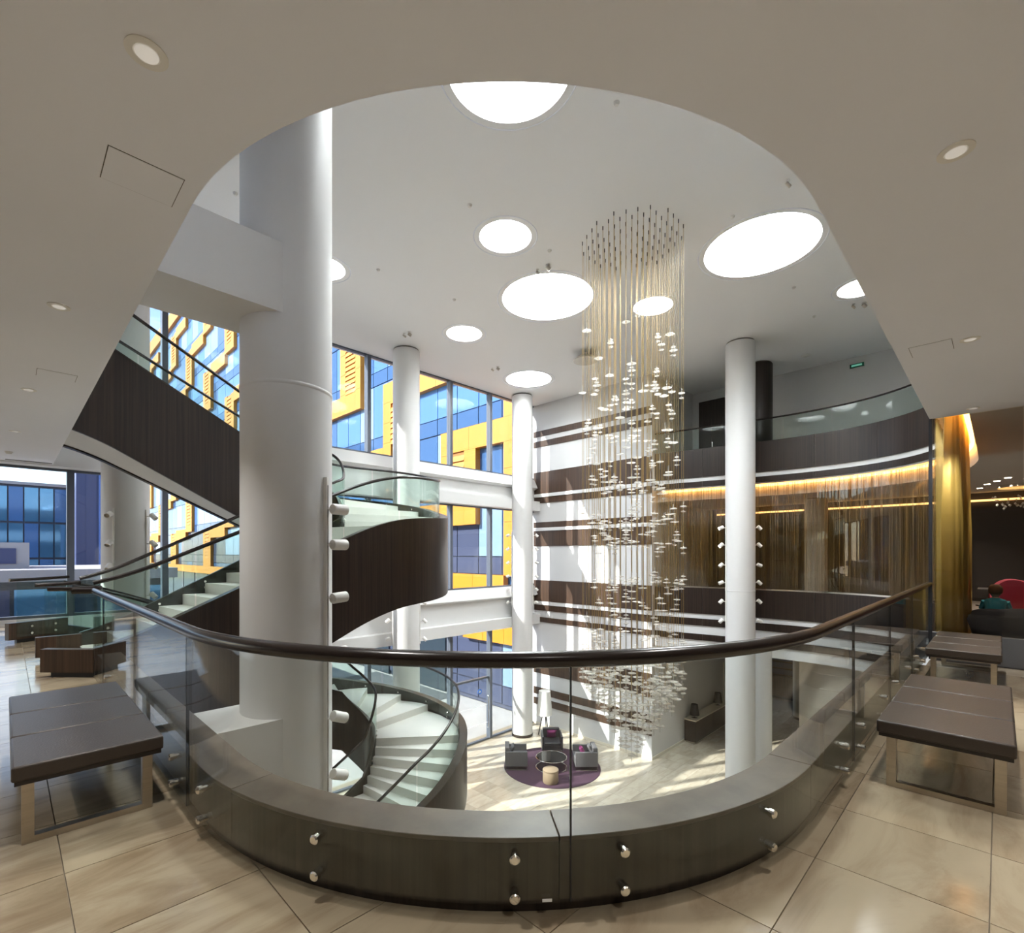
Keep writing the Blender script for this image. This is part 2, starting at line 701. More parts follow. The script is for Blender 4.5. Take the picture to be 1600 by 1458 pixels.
# the rest of the gallery floor, too far to the side to be told apart
rest = MB()
for (a, b_, c_, d_) in ((-14, -3.15, -8, FRONT), (-3.15, 9.5, -8, -1.3)):
    rest.box(a, b_, c_, d_, -0.012, -0.002)
rest.build('floor_field', 'tile_upper', floor)

# lobby floor
lob = struct(MB().box(-14, 32, -8, 15.6, G - 0.3, G - 0.012).build('floor_lobby', 'grout'))
lt = None
for i in range(0, 26):
    for j in range(0, 26):
        xa, ya = 8.6 + i * 0.75, 1.0 + j * 0.6
        c = Vector((xa + 0.37, ya + 0.3))
        Yc, Xc = (c.x + c.y) / 1.414, (c.x - c.y) / 1.414
        u = Xc / Yc * 777 + 785
        v = 865 + 777 * 7.73 / Yc
        if u < 705 or u > 1300 or v > 1330 or ya + 0.6 > 15.0 or xa > 27:
            continue
        if lt is None:
            lt = MB().box(gp, 0.75 - gp, gp, 0.6 - gp, G - 0.012, G).build('floor_tile', 'tile_lobby', lob)
            lt.location = (xa, ya, 0)
        else:
            piece(lt, 'floor_tile', lob, (xa, ya, 0))
MB().box(-14, 8.6, -8, 15.2, G - 0.012, G - 0.003).build('floor_field', 'tile_lobby', lob)
MB().box(8.6, 32, -8, 1.0, G - 0.012, G - 0.003).build('floor_field', 'tile_lobby', lob)

# near soffit = slab of the floor above
near3 = [(-14, FRONT - 0.3), (0.74, FRONT - 0.3)] + NEAR + [(9.5, -8), (-14, -8)]
soff = struct(MB().prism(near3, SOF, L3).build('ceiling', 'soffit'))
for (xa, xb, ya, yb) in ((0.35, 0.66, 3.01, 3.29), (0.24, 0.56, 7.16, 7.44), (6.07, 6.38, 0.31, 0.61)):
    MB().box(xa - 0.004, xb + 0.004, ya - 0.004, yb + 0.004, SOF - 0.001, SOF + 0.01).build('access_gap', 'gap', soff)
    MB().box(xa, xb, ya, yb, SOF - 0.003, SOF + 0.01).build('access_panel', 'soffit', soff)
MB().box(0.0, 0.72, FRONT - 0.62, FRONT - 0.58, SOF - 0.012, SOF + 0.01).build('air_slot', 'gap', soff)

# slabs round the far side
room_edge = far.run(0, far.L, 0.07, 0.25)
slab_poly = room_edge + [(9.5, -8), (32, -8), (32, 9.2)]
struct(MB().prism(slab_poly[::-1], 3.9, L3).build('ceiling_gallery', 'plaster'))
struct(MB().prism(slab_poly[::-1], -1.55, -0.01).build('floor_restaurant', 'room_floor'))
inner = far.run(0, far.L, 0.42, 0.25)
struct(MB().prism((inner + [(9.52, -8), (24, -8), (24, 9.1)])[::-1], SOF, 3.9).build('ceiling_restaurant', 'room_ceiling'))

# top ceiling with skylights
SKY_L = [  # x, y, r, words
    (4.95, 4.82, 0.87, 'large round skylight cut by the front edge of the ceiling'),
    (7.53, 7.44, 0.552, 'medium round skylight alone above the middle of the atrium'),
    (10.13, 8.45, 1.19, 'big round skylight left of the hanging light strands'),
    (11.77, 3.73, 1.15, 'biggest looking tilted oval skylight right of the hanging strands'),
    (9.95, 11.61, 0.54, 'small round skylight nearest the front windows left of centre'),
    (14.31, 12.88, 0.868, 'round skylight above the column at the striped wall'),
    (12.48, 6.68, 0.52, 'small round skylight seen through the hanging light strands'),
    (15.33, 2.49, 0.50, 'small skylight at the right edge half hidden by the ceiling'),
    (5.31, 11.3, 0.50, 'small skylight mostly hidden behind the big near column')]
bm = bmesh.new()
edges = []


def loop(pts):
    vs = [bm.verts.new((x, y, TOP)) for x, y in pts]
    for i in range(len(vs)):
        edges.append(bm.edges.new((vs[i], vs[(i + 1) % len(vs)])))


loop([(-14, -8), (32, -8), (32, FRONT + 0.3), (-14, FRONT + 0.3)])
for x, y, r, _ in SKY_L:
    loop([(x + r * math.cos(2 * PI * k / 64), y + r * math.sin(2 * PI * k / 64)) for k in range(64)])
bmesh.ops.triangle_fill(bm, use_beauty=True, use_dissolve=False, edges=edges)
ex = bmesh.ops.extrude_face_region(bm, geom=list(bm.faces))
bmesh.ops.translate(bm, verts=[v for v in ex['geom'] if isinstance(v, bmesh.types.BMVert)], vec=(0, 0, 0.12))
bmesh.ops.recalc_face_normals(bm, faces=bm.faces)
me = bpy.data.meshes.new('ceiling_atrium')
bm.to_mesh(me)
bm.free()
me.materials.append(MATS['ceiling_white'])
ceil = bpy.data.objects.new('ceiling_atrium', me)
COL.objects.link(ceil)
struct(ceil)
for x, y, r, words in SKY_L:
    tg = thing('skylight', words, 'skylight', (x, y, TOP), 'round skylights in the top ceiling')
    w = MB()
    w.lathe([(r, TOP + 0.02), (r, TOP + 0.75), (r + 0.03, TOP + 0.75), (r + 0.03, TOP + 0.02)], (x, y), 64)
    w.f = [f for f in w.f if len(f) == 4]
    w.build('shaft', 'white', tg, smooth=True)
    MB().lathe([(0.001, TOP + 0.78 + r * 0.12), (r * 0.6, TOP + 0.75 + r * 0.09), (r, TOP + 0.72), (r, TOP + 0.71), (0.001, TOP + 0.71)], (x, y), 48).build('dome', 'dome', tg, smooth=True)
    rg = MB()
    R2 = r + 0.125
    rg.tube([(x + R2 * math.cos(2 * PI * k / 64), y + R2 * math.sin(2 * PI * k / 64), TOP) for k in range(64)], 0.012, 6, True)
    rg.build('trim_ring', 'gap' if False else 'soffit', tg, smooth=True)

# enclosing walls behind and to the sides
struct(MB().box(-14.3, -14, -8, FRONT, G, TOP).build('wall_left', 'plaster'))
struct(MB().box(-14, 32, -8.3, -8, G, TOP).build('wall_behind', 'plaster'))
struct(MB().box(32, 32.3, -8, 15.6, G, TOP).build('wall_far_right', 'plaster'))

# striped wall
wall = struct(MB().box(17.1, 17.5, 9.2, FRONT + 0.3, G, TOP).build('wall_striped', 'plaster'))
STRIPES = [(7.06, 6.81), (6.6, 6.34), (5.2, 4.22), (4.06, 3.8), (2.94, 2.66), (2.58, 1.87), (0.33, -0.61), (-0.78, -1.03), (-1.33, -1.55), (-2.97, -3.87), (-4.52, -4.83), (-5.0, -5.3)]
for z1, z0 in STRIPES:
    MB().box(17.07, 17.1, 9.2, FRONT - 0.05, z0, z1).build('wood_stripe', 'walnut', wall)
for z in (4.14, 2.62, -0.70):
    MB().box(17.04, 17.1, 9.2, FRONT - 0.05, z - 0.07, z + 0.07).build('light_strip', 'white', wall)
MB().box(17.08, 17.1, 9.2, FRONT, G, G + 0.1).build('skirting', 'cream_top', wall)
ret = struct(MB().box(17.5, 25, 9.2, 9.45, G, TOP).build('wall_return', 'plaster'))
MB().box(17.06, 25, 9.17, 9.2, G, G + 0.1).build('skirting', 'cream_top', ret)
w3 = struct(MB().box(20.6, 20.9, -8, 9.2, L3, TOP).build('wall_gallery', 'plaster'))
d1 = struct(MB().box(20.52, 20.6, 7.85, 8.9, L3, L3 + 2.9).build('door_1', 'plinth_wood'))
MB().box(20.49, 20.52, 7.9, 8.37, L3 + 0.02, L3 + 2.1).build('door_leaf', 'plinth_wood', d1)
MB().box(20.49, 20.52, 8.38, 8.85, L3 + 0.02, L3 + 2.1).build('door_leaf', 'plinth_wood', d1)
MB().cyl((20.47, 8.32, L3 + 0.95), (20.47, 8.32, L3 + 1.15), 0.012, 8).build('door_handle', 'chrome', d1)
# lobby, under the gallery on the right
struct(MB().box(29.4, 29.6, -8, 9.2, G, -1.55).build('wall_lobby_right', 'room_dark'))
cw = struct(MB().lathe([(2.5, G), (2.5, -1.56)], (20.5, 2.6), 96).build('wall_cream_drum', 'cream_wall', smooth=True))
bar = thing('bar_front', 'dark slatted bar front at the back of the lobby', 'bar', (29.3, 8.2, G))
for k in range(9):
    MB().box(29.2, 29.38, 6.8, 9.1, -4.9 + k * 0.36, -4.62 + k * 0.36).build('slat', 'pane_slate', bar)
MB().box(29.15, 29.38, 6.8, 9.1, G + 0.12, -5.0).build('counter', 'walnut', bar)
MB().box(29.2, 29.38, 6.8, 9.1, G, G + 0.12).build('plinth', 'black', bar)

# ------------------------------------------------------------------ glass front
MULL = [-13.4, -11.6, -9.8, -8.0, -6.2, -4.4, -2.6, -0.78, 1.06, 2.88, 4.75, 6.6, 8.67, 10.4, 12.22, 14.34, 16.4]
for wi, (z0, z1) in enumerate(((G, -1.62), (0.1, 3.45), (4.9, TOP))):
    fr = MB().box(-14, 17.1, FRONT - 0.03, FRONT + 0.09, z1 - 0.05, z1).build('window_%d' % (wi + 1), 'mullion')
    struct(fr, ['dark framed glazing of the lobby front with doors', 'dark framed glazing of the middle floor', 'dark framed glazing of the top floor'][wi])
    MB().box(-14, 17.1, FRONT - 0.03, FRONT + 0.09, z0, z0 + 0.06).build('sill_rail', 'mullion', fr)
    for k, x in enumerate(MULL):
        MB().box(x - 0.065, x + 0.065, FRONT - 0.10, FRONT + 0.12, z0 + 0.06, z1 - 0.05).build('mullion', 'mullion', fr)
        a, b2 = x + 0.065, (MULL[k + 1] - 0.065 if k < len(MULL) - 1 else 17.1)
        MB().box(a, b2, FRONT + 0.02, FRONT + 0.035, z0 + 0.06, z1 - 0.05).build('pane', 'front_glass', fr)
    if wi == 0:
        for a, b2 in ((8.67, 10.4), (10.4, 12.22), (12.22, 14.34)):
            for zz in (-4.75, -5.5):
                dm = MB()
                nd = 26
                for k in range(nd):
                    xx = a + 0.14 + (b2 - a - 0.28) * k / (nd - 1)
                    dm.box(xx - 0.013, xx + 0.013, FRONT + 0.005, FRONT + 0.015, zz - 0.013, zz + 0.013)
                d = dm.build('marking_dots', 'sticker_white', fr)
                d['kind'] = 'stuff'
            sgn = MB().cyl((b2 - 0.55 if a > 12 else (a + b2) / 2, FRONT + 0.012, -4.15), (b2 - 0.55 if a > 12 else (a + b2) / 2, FRONT + 0.002, -4.15), 0.11, 24).build('round_sign', 'sign_blue', fr, label='round blue notice with white figure')
            cx_ = b2 - 0.55 if a > 12 else (a + b2) / 2
            MB().box(cx_ - 0.06, cx_ + 0.06, FRONT - 0.002, FRONT + 0.004, -4.17, -4.13).box(cx_ - 0.015, cx_ + 0.015, FRONT - 0.002, FRONT + 0.004, -4.20, -4.08).build('sign_figure', 'sticker_white', sgn)
        for x in (12.36, 14.2):
            MB().tube([(x, FRONT - 0.02, -5.7), (x, FRONT - 0.09, -5.68), (x, FRONT - 0.09, -4.4), (x, FRONT - 0.02, -4.38)], 0.016, 8).build('door_handle', 'chrome', fr)
        MB().box(12.22, 14.34, FRONT - 0.03, FRONT + 0.09, -3.66, -3.58).build('transom', 'mullion', fr)
        MB().box(8.67, 10.4, FRONT - 0.03, FRONT + 0.09, -3.66, -3.58).build('transom', 'mullion', fr)
for k, (z0, z1) in enumerate(((-1.62, 0.1), (3.45, 4.9))):
    sp = struct(MB().box(-14, 17.1, FRONT - 0.08, FRONT + 0.15, z0, z1).build('trim_%d' % (k + 1), 'white'))
    MB().box(-14, 17.1, FRONT - 0.42, FRONT - 0.08, z0, z0 + 0.42).build('lower_ledge', 'white', sp)
    MB().add([(-14, FRONT - 0.10, z1 - 0.5), (17.1, FRONT - 0.10, z1 - 0.5), (17.1, FRONT - 0.3, z1 - 0.42), (-14, FRONT - 0.3, z1 - 0.42), (-14, FRONT - 0.08, z1), (17.1, FRONT - 0.08, z1)],
             [(0, 1, 2, 3), (3, 2, 5, 4), (0, 4, 5, 1), (0, 3, 4), (1, 5, 2)]).build('sloped_sill', 'white', sp)

# ------------------------------------------------------------------ columns
def column(x, y, z0, z1, r, label, m='column_white', base=True, joints=()):
    tg = thing('column', label, 'column', (x, y, z0), 'round columns')
    MB().lathe([(r, z0), (r, z1 - 0.05)], (x, y), 64).build('shaft', m, tg, smooth=True)
    MB().lathe([(r - 0.03, z1 - 0.05), (r - 0.03, z1)], (x, y), 48).build('shadow_gap', 'gap', tg, smooth=True)
    if base:
        MB().lathe([(r + 0.004, z0), (r + 0.012, z0 + 0.005), (r + 0.012, z0 + 0.11), (r, z0 + 0.115)], (x, y), 64).build('base_ring', 'plinth_wood', tg, smooth=True)
    for z in joints:
        MB().lathe([(r, z), (r + 0.006, z + 0.012), (r + 0.006, z + 0.03), (r, z + 0.04)], (x, y), 64).build('joint_ring', m, tg, smooth=True)
    return tg


NC = (2.06, 5.20)
column(NC[0], NC[1], G, TOP, CR, 'big white round column nearest the camera with a spotlight track', joints=(3.15,))
column(1.9, 13.74, G, TOP, CR, 'white round column by the left windows behind the stair')
column(9.4, 13.9, G, TOP, CR, 'white round column at the windows behind the spiral stair')
column(15.6, 14.4, G, TOP, CR, 'white round column where the windows meet the striped wall')
column(16.6, 5.86, G, TOP, CR, 'tall white column right of the hanging light strands', joints=(0.33,))
column(17.75, 5.58, G, -1.56, 0.30, 'shorter white column just behind the tall right column')
column(26.4, 6.5, G, -1.56, 0.42, 'cream round column at the back of the lobby beside the curved wall', 'cream_wall')
column(19.0, 6.07, L3, TOP, CR, 'dark brown round column on the top gallery', 'plinth_wood', base=False)
column(20.3, 4.6, 0.0, 3.5, 0.36, 'pale round column inside the restaurant behind the glass', 'cream_wall', base=False)

# concrete beams tying the near column to the slab edge
for nm, z0, z1 in (('beam_upper', 3.82, 4.48), ('beam_lower', -0.62, -0.04)):
    struct(MB().box(0.60, NC[0] - 0.1, NC[1] - 0.39, NC[1] + 0.39, z0, z1).build(nm, 'column_white'), 'white beam between the near column and the slab edge')

# ------------------------------------------------------------------ near balustrade
bal = thing('balustrade', 'curved glass balustrade with dark handrail and wooden kerb in front', 'balustrade', (1.46, 1.41, 0))
S0, S1 = 0.05, near.L - 0.03


def band(path, s0, s1, o0, o1, z0, z1, step=0.1):
    return MB().sweep(path.run(s0, s1, o0, step), path.run(s0, s1, o1, step), z0, z1)


band(near, S0, S1, 0.07, 0.26, 0.0, 0.075).build('plinth', 'plinth_wood', bal, smooth=True)
JK = [S0, 3.2, 4.85, 6.58, 8.3, 9.9, 11.4, 13.0, S1]
for a, b2 in zip(JK, JK[1:]):
    band(near, a + 0.0015, b2 - 0.0015, 0.035, 0.25, 0.07, 0.315).build('kerb', 'kerb_wood', bal, smooth=True)
    band(near, a + 0.002, b2 - 0.002, 0.032, 0.255, 0.315, 0.335).build('kerb_cap', 'cap_wood', bal, smooth=True, bevel=0.003)
GJ = [0.0, 0.87, 2.67, 4.31, 6.62, 9.25, 10.87, 12.5, S1]
for a, b2 in zip(GJ, GJ[1:]):
    band(near, max(a, S0) + 0.004, b2 - 0.004, -0.008, 0.006, 0.085, 1.065, 0.08).build('glass_panel', 'clear_glass', bal, smooth=True)
for a in GJ[1:-1]:
    band(near, a - 0.0025, a + 0.0025, -0.009, 0.007, 0.085, 1.06, 0.0025).build('joint_seal', 'black', bal)
rail = [(0.56, 7.66, 1.09)] + [(*near.at(S0 + (near.L - S0) * k / 130, 0.0), 1.09) for k in range(131)]
MB().tube(rail, 0.035, 14).build('handrail', 'rail', bal, smooth=True)
for s in (1.2, 2.3, 3.2, 4.0, 4.60, 5.504, 6.386, 6.849, 7.692, 8.945, 9.492, 10.5, 11.2, 12.1, 12.9, 13.6):
    if s > S1:
        continue
    for z in (0.118, 0.278):
        a = Vector((*near.at(s, 0.036), z))
        b3 = Vector((*near.at(s, -0.034), z))
        A = Matrix.Translation(a) @ (b3 - a).to_track_quat('Z', 'Y').to_matrix().to_4x4()
        MB().lathe([(0.015, 0), (0.015, 0.042), (0.022, 0.044), (0.022, 0.064), (0.016, 0.070), (0.001, 0.071)], n=16, ax=A).build('stud', 'chrome', bal, smooth=True)
s = 6.52
a, b2 = near.at(s - 0.02, -0.010), near.at(s + 0.02, -0.010)
MB().sweep([a, b2], [near.at(s - 0.02, -0.0085), near.at(s + 0.02, -0.0085)], 0.092, 0.104).build('etched_mark', 'sticker_white', bal)
# bronze drip edge of the gallery slab is hidden under the kerb: white slab face
band(near, 0.0, near.L, 0.02, 0.2, -1.6, 0.0, 0.2)


# ------------------------------------------------------------------ staircases
def staircase(label, xo, xi, ro, ri, yc, xa, xb, zA, nA, arc_steps, nB, rise, kerb0, drop, ex0=None):
    """U-shaped stair: flight A on the near side going +x, half turn, flight B on the far side coming back.
    xo / xi: centres of the outer / inner turn; xa start of A; xb end of B; arc_steps: taus of risers in the turn"""
    tg = thing('staircase', label, 'staircase', (xo, yc, zA))

    def plan(side, seg, t):
        x_, r = (xo, ro) if side == 'o' else (xi, ri)
        if seg == 0:
            return (xa + (x_ - xa) * t, yc - r)
        if seg == 1:
            a = -PI / 2 + PI * t
            return (x_ + r * math.cos(a), yc + r * math.sin(a))
        return (x_ + (xb - x_) * t, yc + r)

    def norm(side, seg, t):
        if seg == 0:
            return (0, -1)
        if seg == 1:
            a = -PI / 2 + PI * t
            return (math.cos(a), math.sin(a))
        return (0, 1)

    # list of risers as global params g in 0..3
    risers = [k / nA for k in range(nA)] + [1 + t for t in arc_steps] + [2 + (k + 0.0) / nB for k in range(nB)]
    total = len(risers)

    def P(side, g, off=0.0):
        seg = min(2, int(g))
        t = g - seg
        p = plan(side, seg, t)
        n = norm(side, seg, t)
        s_ = 1 if side == 'o' else 1
        return (p[0] + n[0] * off * s_, p[1] + n[1] * off * s_)

    # treads
    for k, g in enumerate(risers):
        g1 = risers[k + 1] if k + 1 < total else 3.0
        z = zA + (k + 1) * rise
        n = max(2, int((g1 - g) / 0.06) + 1)
        gs = [g - 0.004 + (g1 + 0.004 - g) * i / (n - 1) for i in range(n)]
        gs = [min(3.0, max(0.0, q)) for q in gs]
        a = [P('i', q, 0.03) for q in gs]
        b2 = [P('o', q, -0.03) for q in gs]
        MB().sweep(a, b2, z - rise - 0.03, z).build('tread', 'stair_stone', tg)

    # smooth level line
    knots = [(g, zA + k * rise) for k, g in enumerate(risers)] + [(3.0, zA + total * rise)]

    def lev(g):
        acc = 0
        w = 0
        for d in [x * 0.035 for x in range(-4, 5)]:
            q = min(3.0, max(0.0, g + d))
            for (g0, z0), (g1, z1) in zip(knots, knots[1:]):
                if q <= g1 + 1e-9:
                    acc += z0 + (z1 - z0) * (q - g0) / max(1e-6, g1 - g0)
                    break
            w += 1
        return acc / w

    N = 150
    GS = [3.0 * i / N for i in range(N + 1)]
    top = [lev(g) + 0.26 for g in GS]
    bot = [max(zA + 0.02 if g < 0.06 else -99, tp - drop) for g, tp in zip(GS, top)]
    th = 0.16
    # outer and inner wooden strings with glass and handrail
    for side, o0, o1 in (('o', 0.0, th), ('i', -0.06, 0.0)):
        MB().sweep([P(side, g, o0) for g in GS], [P(side, g, o1) for g in GS], bot, top).build('string_outer' if side == 'o' else 'string_inner', 'wenge', tg, smooth=True)
        MB().sweep([P(side, g, o0 - 0.006) for g in GS], [P(side, g, o1 + 0.006) for g in GS], [q for q in top], [q + 0.02 for q in top]).build('string_cap', 'kerb_wood', tg, smooth=True)
        gl = -0.02 if side == 'o' else 0.015
        cuts = [0.0, 0.25, 0.5, 0.75, 1.0, 1.25, 1.5, 1.75, 2.0, 2.25, 2.5, 2.75, 3.0] if side == 'o' else [0.0, 0.33, 0.66, 1.0, 1.5, 2.0, 2.33, 2.66, 3.0]
        for c0, c1 in zip(cuts, cuts[1:]):
            n = 10
            gg = [c0 + 0.003 + (c1 - c0 - 0.006) * i / n for i in range(n + 1)]
            zz = [lev(g) + 0.26 for g in gg]
            MB().sweep([P(side, g, gl) for g in gg], [P(side, g, gl - 0.014 if side == 'o' else gl + 0.014) for g in gg], [q - 0.2 for q in zz], [q + 0.80 for q in zz]).build('glass_panel', 'stair_glass', tg, smooth=True)
            for fr_ in (0.25, 0.75):
                g = c0 + (c1 - c0) * fr_
                zc = lev(g) + 0.26
                for dz in (-0.05, -0.15):
                    p = P(side, g, gl - 0.03 if side == 'o' else gl + 0.03)
                    q = P(side, g, 0.02 if side == 'o' else -0.02)
                    MB().cyl((*p, zc + dz), (*q, zc + dz), 0.02, 8).build('stud', 'chrome', tg, smooth=True)
        rl = [(*P(side, g, gl - 0.006), lev(g) + 1.08) for g in GS]
        MB().tube(rl, 0.028, 10).build('handrail', 'rail', tg, smooth=True)
    MB().sweep([P('i', g, 0.0) for g in GS], [P('o', g, 0.0) for g in GS], [q + 0.03 for q in bot], [q + 0.10 for q in bot]).build('soffit', 'white', tg, smooth=True)
    return tg, P, lev


up, PU, LU = staircase('upper curved stair with dark wood strings rising behind the near column', 5.28, 4.75, 1.98, 0.36, 10.0, 0.78, 0.70, 0.0, 12, [0.32, 0.42, 0.53, 0.64], 13, 0.1703, 0.33, 1.62)
low, PL, LL = staircase('lower curved stair of pale steps coming up from the lobby', 5.50, 5.35, 2.24, 0.50, 10.0, 0.3, 0.76, G, 16, [0.0, 0.05, 0.10, 0.155, 0.21, 0.27, 0.56, 0.68, 0.81, 0.93], 11, 6.2 / 37, 0.33, 1.3)
# kerb ends standing on the gallery floor where the flights begin
for (x0, y0, x1, y1, lab) in ((0.34, 8.42, 0.80, 7.93, 'wooden kerb end with glass at the start of the stair going up'),
                              (0.02, 11.85, 0.80, 12.25, 'wooden kerb end with glass and studs at the stair coming up'),
                              (0.30, 9.62, 0.80, 9.62, 'wooden kerb end with glass between the two stair flights')):
    kt = thing('stair_kerb', lab, 'balustrade', (x0, y0, 0), 'kerb ends at the head of the stair')
    d = Vector((x1 - x0, y1 - y0)).normalized()
    n = Vector((-d.y, d.x)) * (1 if 'studs' in lab else -1)
    A, B = Vector((x0, y0)), Vector((x1, y1))
    q = lambda p, o_: tuple(p + n * o_)
    MB().sweep([q(A, -0.05), q(B, -0.05)], [q(A, 0.05), q(B, 0.05)], 0.06, 0.345).build('kerb', 'walnut', kt)
    MB().sweep([q(A + d * 0.12, -0.03), q(B, -0.03)], [q(A + d * 0.12, 0.03), q(B, 0.03)], 0.0, 0.06).build('plinth', 'black', kt)
    MB().sweep([q(A + d * 0.1, -0.075), q(B, -0.075)], [q(A + d * 0.1, -0.061), q(B, -0.061)], 0.10, 1.05).build('glass_panel', 'stair_glass', kt)
    MB().tube([(*q(A, -0.068), 1.08), (*q(A.lerp(B, 0.5), -0.068), 1.085), (*q(B, -0.068), 1.10)], 0.028, 10).build('handrail', 'rail', kt, smooth=True)
    for f_ in (0.35, 0.75):
        for z in (0.15, 0.27):
            p = A.lerp(B, f_)
            MB().cyl((*q(p, -0.05), z), (*q(p, -0.09), z), 0.02, 12).build('stud', 'chrome', kt, smooth=True)

# ------------------------------------------------------------------ fascias, gallery rail and restaurant glazing
fa = struct(MB().sweep(far.run(0.1, far.L - 0.05, 0.04, 0.25), far.run(0.1, far.L - 0.05, 0.10, 0.25), 3.86, 5.25).build('trim_3', 'white', smooth=True), 'white band behind the wooden fascia of the top gallery')
fb = struct(MB().sweep(far.run(0.1, far.L - 0.05, 0.04, 0.25), far.run(0.1, far.L - 0.05, 0.10, 0.25), -1.9, 0.31).build('trim_4', 'white', smooth=True), 'white band behind the wooden fascia of the middle floor')
for par, zs in ((fa, ((5.25, 4.24), (4.09, 3.9))), (fb, ((0.31, -0.61), (-0.78, -1.03), (-1.33, -1.55)))):
    for z1, z0 in zs:
        npan = 9
        for k in range(npan):
            a = 0.1 + (far.L - 0.2) * k / npan
            b2 = 0.1 + (far.L - 0.2) * (k + 1) / npan - 0.006
            MB().sweep(far.run(a, b2, 0.0, 0.15), far.run(a, b2, 0.04, 0.15), z0, z1).build('wood_panel', 'wenge', par, smooth=True)
gb = thing('gallery_balustrade', 'glass balustrade with thin dark rail along the top gallery', 'balustrade', (17.72, 5.8, 5.25))
npan = 11
for k in range(npan):
    a = 0.1 + (far.L - 0.2) * k / npan
    b2 = 0.1 + (far.L - 0.2) * (k + 1) / npan - 0.012
    MB().sweep(far.run(a, b2, 0.06, 0.15), far.run(a, b2, 0.075, 0.15), 5.2, 5.98).build('glass_panel', 'stair_glass', gb, smooth=True)
MB().tube([(*far.at(0.1 + (far.L - 0.2) * k / 90, 0.068), 6.0) for k in range(91)], 0.028, 8).build('handrail', 'rail', gb, smooth=True)
gz = struct(MB().sweep(far.run(0.1, far.L - 0.05, 0.03, 0.25), far.run(0.1, far.L - 0.05, 0.09, 0.25), 0.31, 0.36).build('window_4', 'chrome', smooth=True), 'curved glass wall of the restaurant above the wooden fascia')
npan = 13
for k in range(npan):
    a = 0.1 + (far.L - 0.15) * k / npan
    b2 = 0.1 + (far.L - 0.15) * (k + 1) / npan - 0.012
    MB().sweep(far.run(a, b2, 0.05, 0.15), far.run(a, b2, 0.065, 0.15), 0.36, 3.88).build('pane', 'partition_glass', gz, smooth=True)
# cove light in the slot above the curtain
cl = MB().sweep(far.run(0.3, far.L - 0.2, 0.30, 0.2), far.run(0.3, far.L - 0.2, 0.36, 0.2), 3.80, 3.86).build('cove_light', 'cove', smooth=True)
tag(cl, 'warm orange strip light in the slot above the gold curtain', 'light strip')


def curtain(name, label, s0, s1, off, amp, wave, z0, z1, m):
    n = int((s1 - s0) / min(0.03, wave / 10))
    vs, fs, uvs = [], [], []
    for i in range(n + 1):
        s_ = s0 + (s1 - s0) * i / n
        ph = s_ / wave * 2 * PI
        o_ = off + amp * (math.sin(ph) + 0.4 * math.sin(2.3 * ph + 1.1))
        x, y = far.at(s_, o_)
        for z in (z0, (z0 + z1) / 2, z1):
            k = 1.0 if z < z1 else 0.6
            x2, y2 = far.at(s_, off + (o_ - off) * k)
            vs.append((x2, y2, z))
            uvs.append((s_, z))
        if i:
            b0, a0 = 3 * i, 3 * (i - 1)
            fs += [(a0, b0, b0 + 1, a0 + 1), (a0 + 1, b0 + 1, b0 + 2, a0 + 2)]
    me = bpy.data.meshes.new(name)
    me.from_pydata(vs, [], fs)
    ul = me.uv_layers.new(name='UVMap')
    for p in me.polygons:
        for li in p.loop_indices:
            ul.data[li].uv = uvs[me.loops[li].vertex_index]
        p.use_smooth = True
    me.materials.append(MATS[m])
    o_ = bpy.data.objects.new(name, me)
    COL.objects.link(o_)
    md = o_.modifiers.new('thick', 'SOLIDIFY')
    md.thickness = 0.004
    return tag(o_, label, 'curtain', 'gold chain curtains')


curtain('chain_curtain', 'fine gold chain curtain hanging behind the far curved glass', 0.3, 9.2, 0.24, 0.05, 0.42, 0.03, 3.85, 'gold_curtain')
curtain('chain_curtain', 'dense golden curtain at the right edge behind the glass partition', far.L - 4.2, far.L - 0.25, 0.22, 0.085, 0.13, 0.03, 3.85, 'gold_curtain_dense')

# restaurant room
struct(MB().box(22.2, 22.4, -8, 9.2, 0, 3.9).build('wall_restaurant', 'room_dark'))
cove2 = MB().box(22.12, 22.18, -7.5, 8.8, 3.2, 3.26).build('cove_strip', 'cove_line')
tag(cove2, 'thin warm light line along the dark back wall of the restaurant', 'light strip')
for k in range(8):
    MB().box(22.14, 22.2, -7.5 + k * 2.05, -5.55 + k * 2.05, 0.1, 3.0).build('wall_panel', 'room_dark', bpy.data.objects['wall_restaurant'])
# glass partition at the near end of the restaurant
pt = struct(MB().box(9.5, 9.62, -8, 0.70, 0.0, 0.39).build('window_5', 'plinth_grey'), 'clear glass partition of the restaurant on a grey plinth')
MB().box(9.485, 9.535, 0.69, 0.73, 0.0, 3.9).build('post', 'dark_metal', pt)
for a, b2 in ((-0.22, 0.66), (-1.7, -0.23), (-3.2, -1.71), (-4.7, -3.21)):
    MB().box(9.54, 9.555, a, b2, 0.39, SOF).build('pane', 'partition_glass', pt)

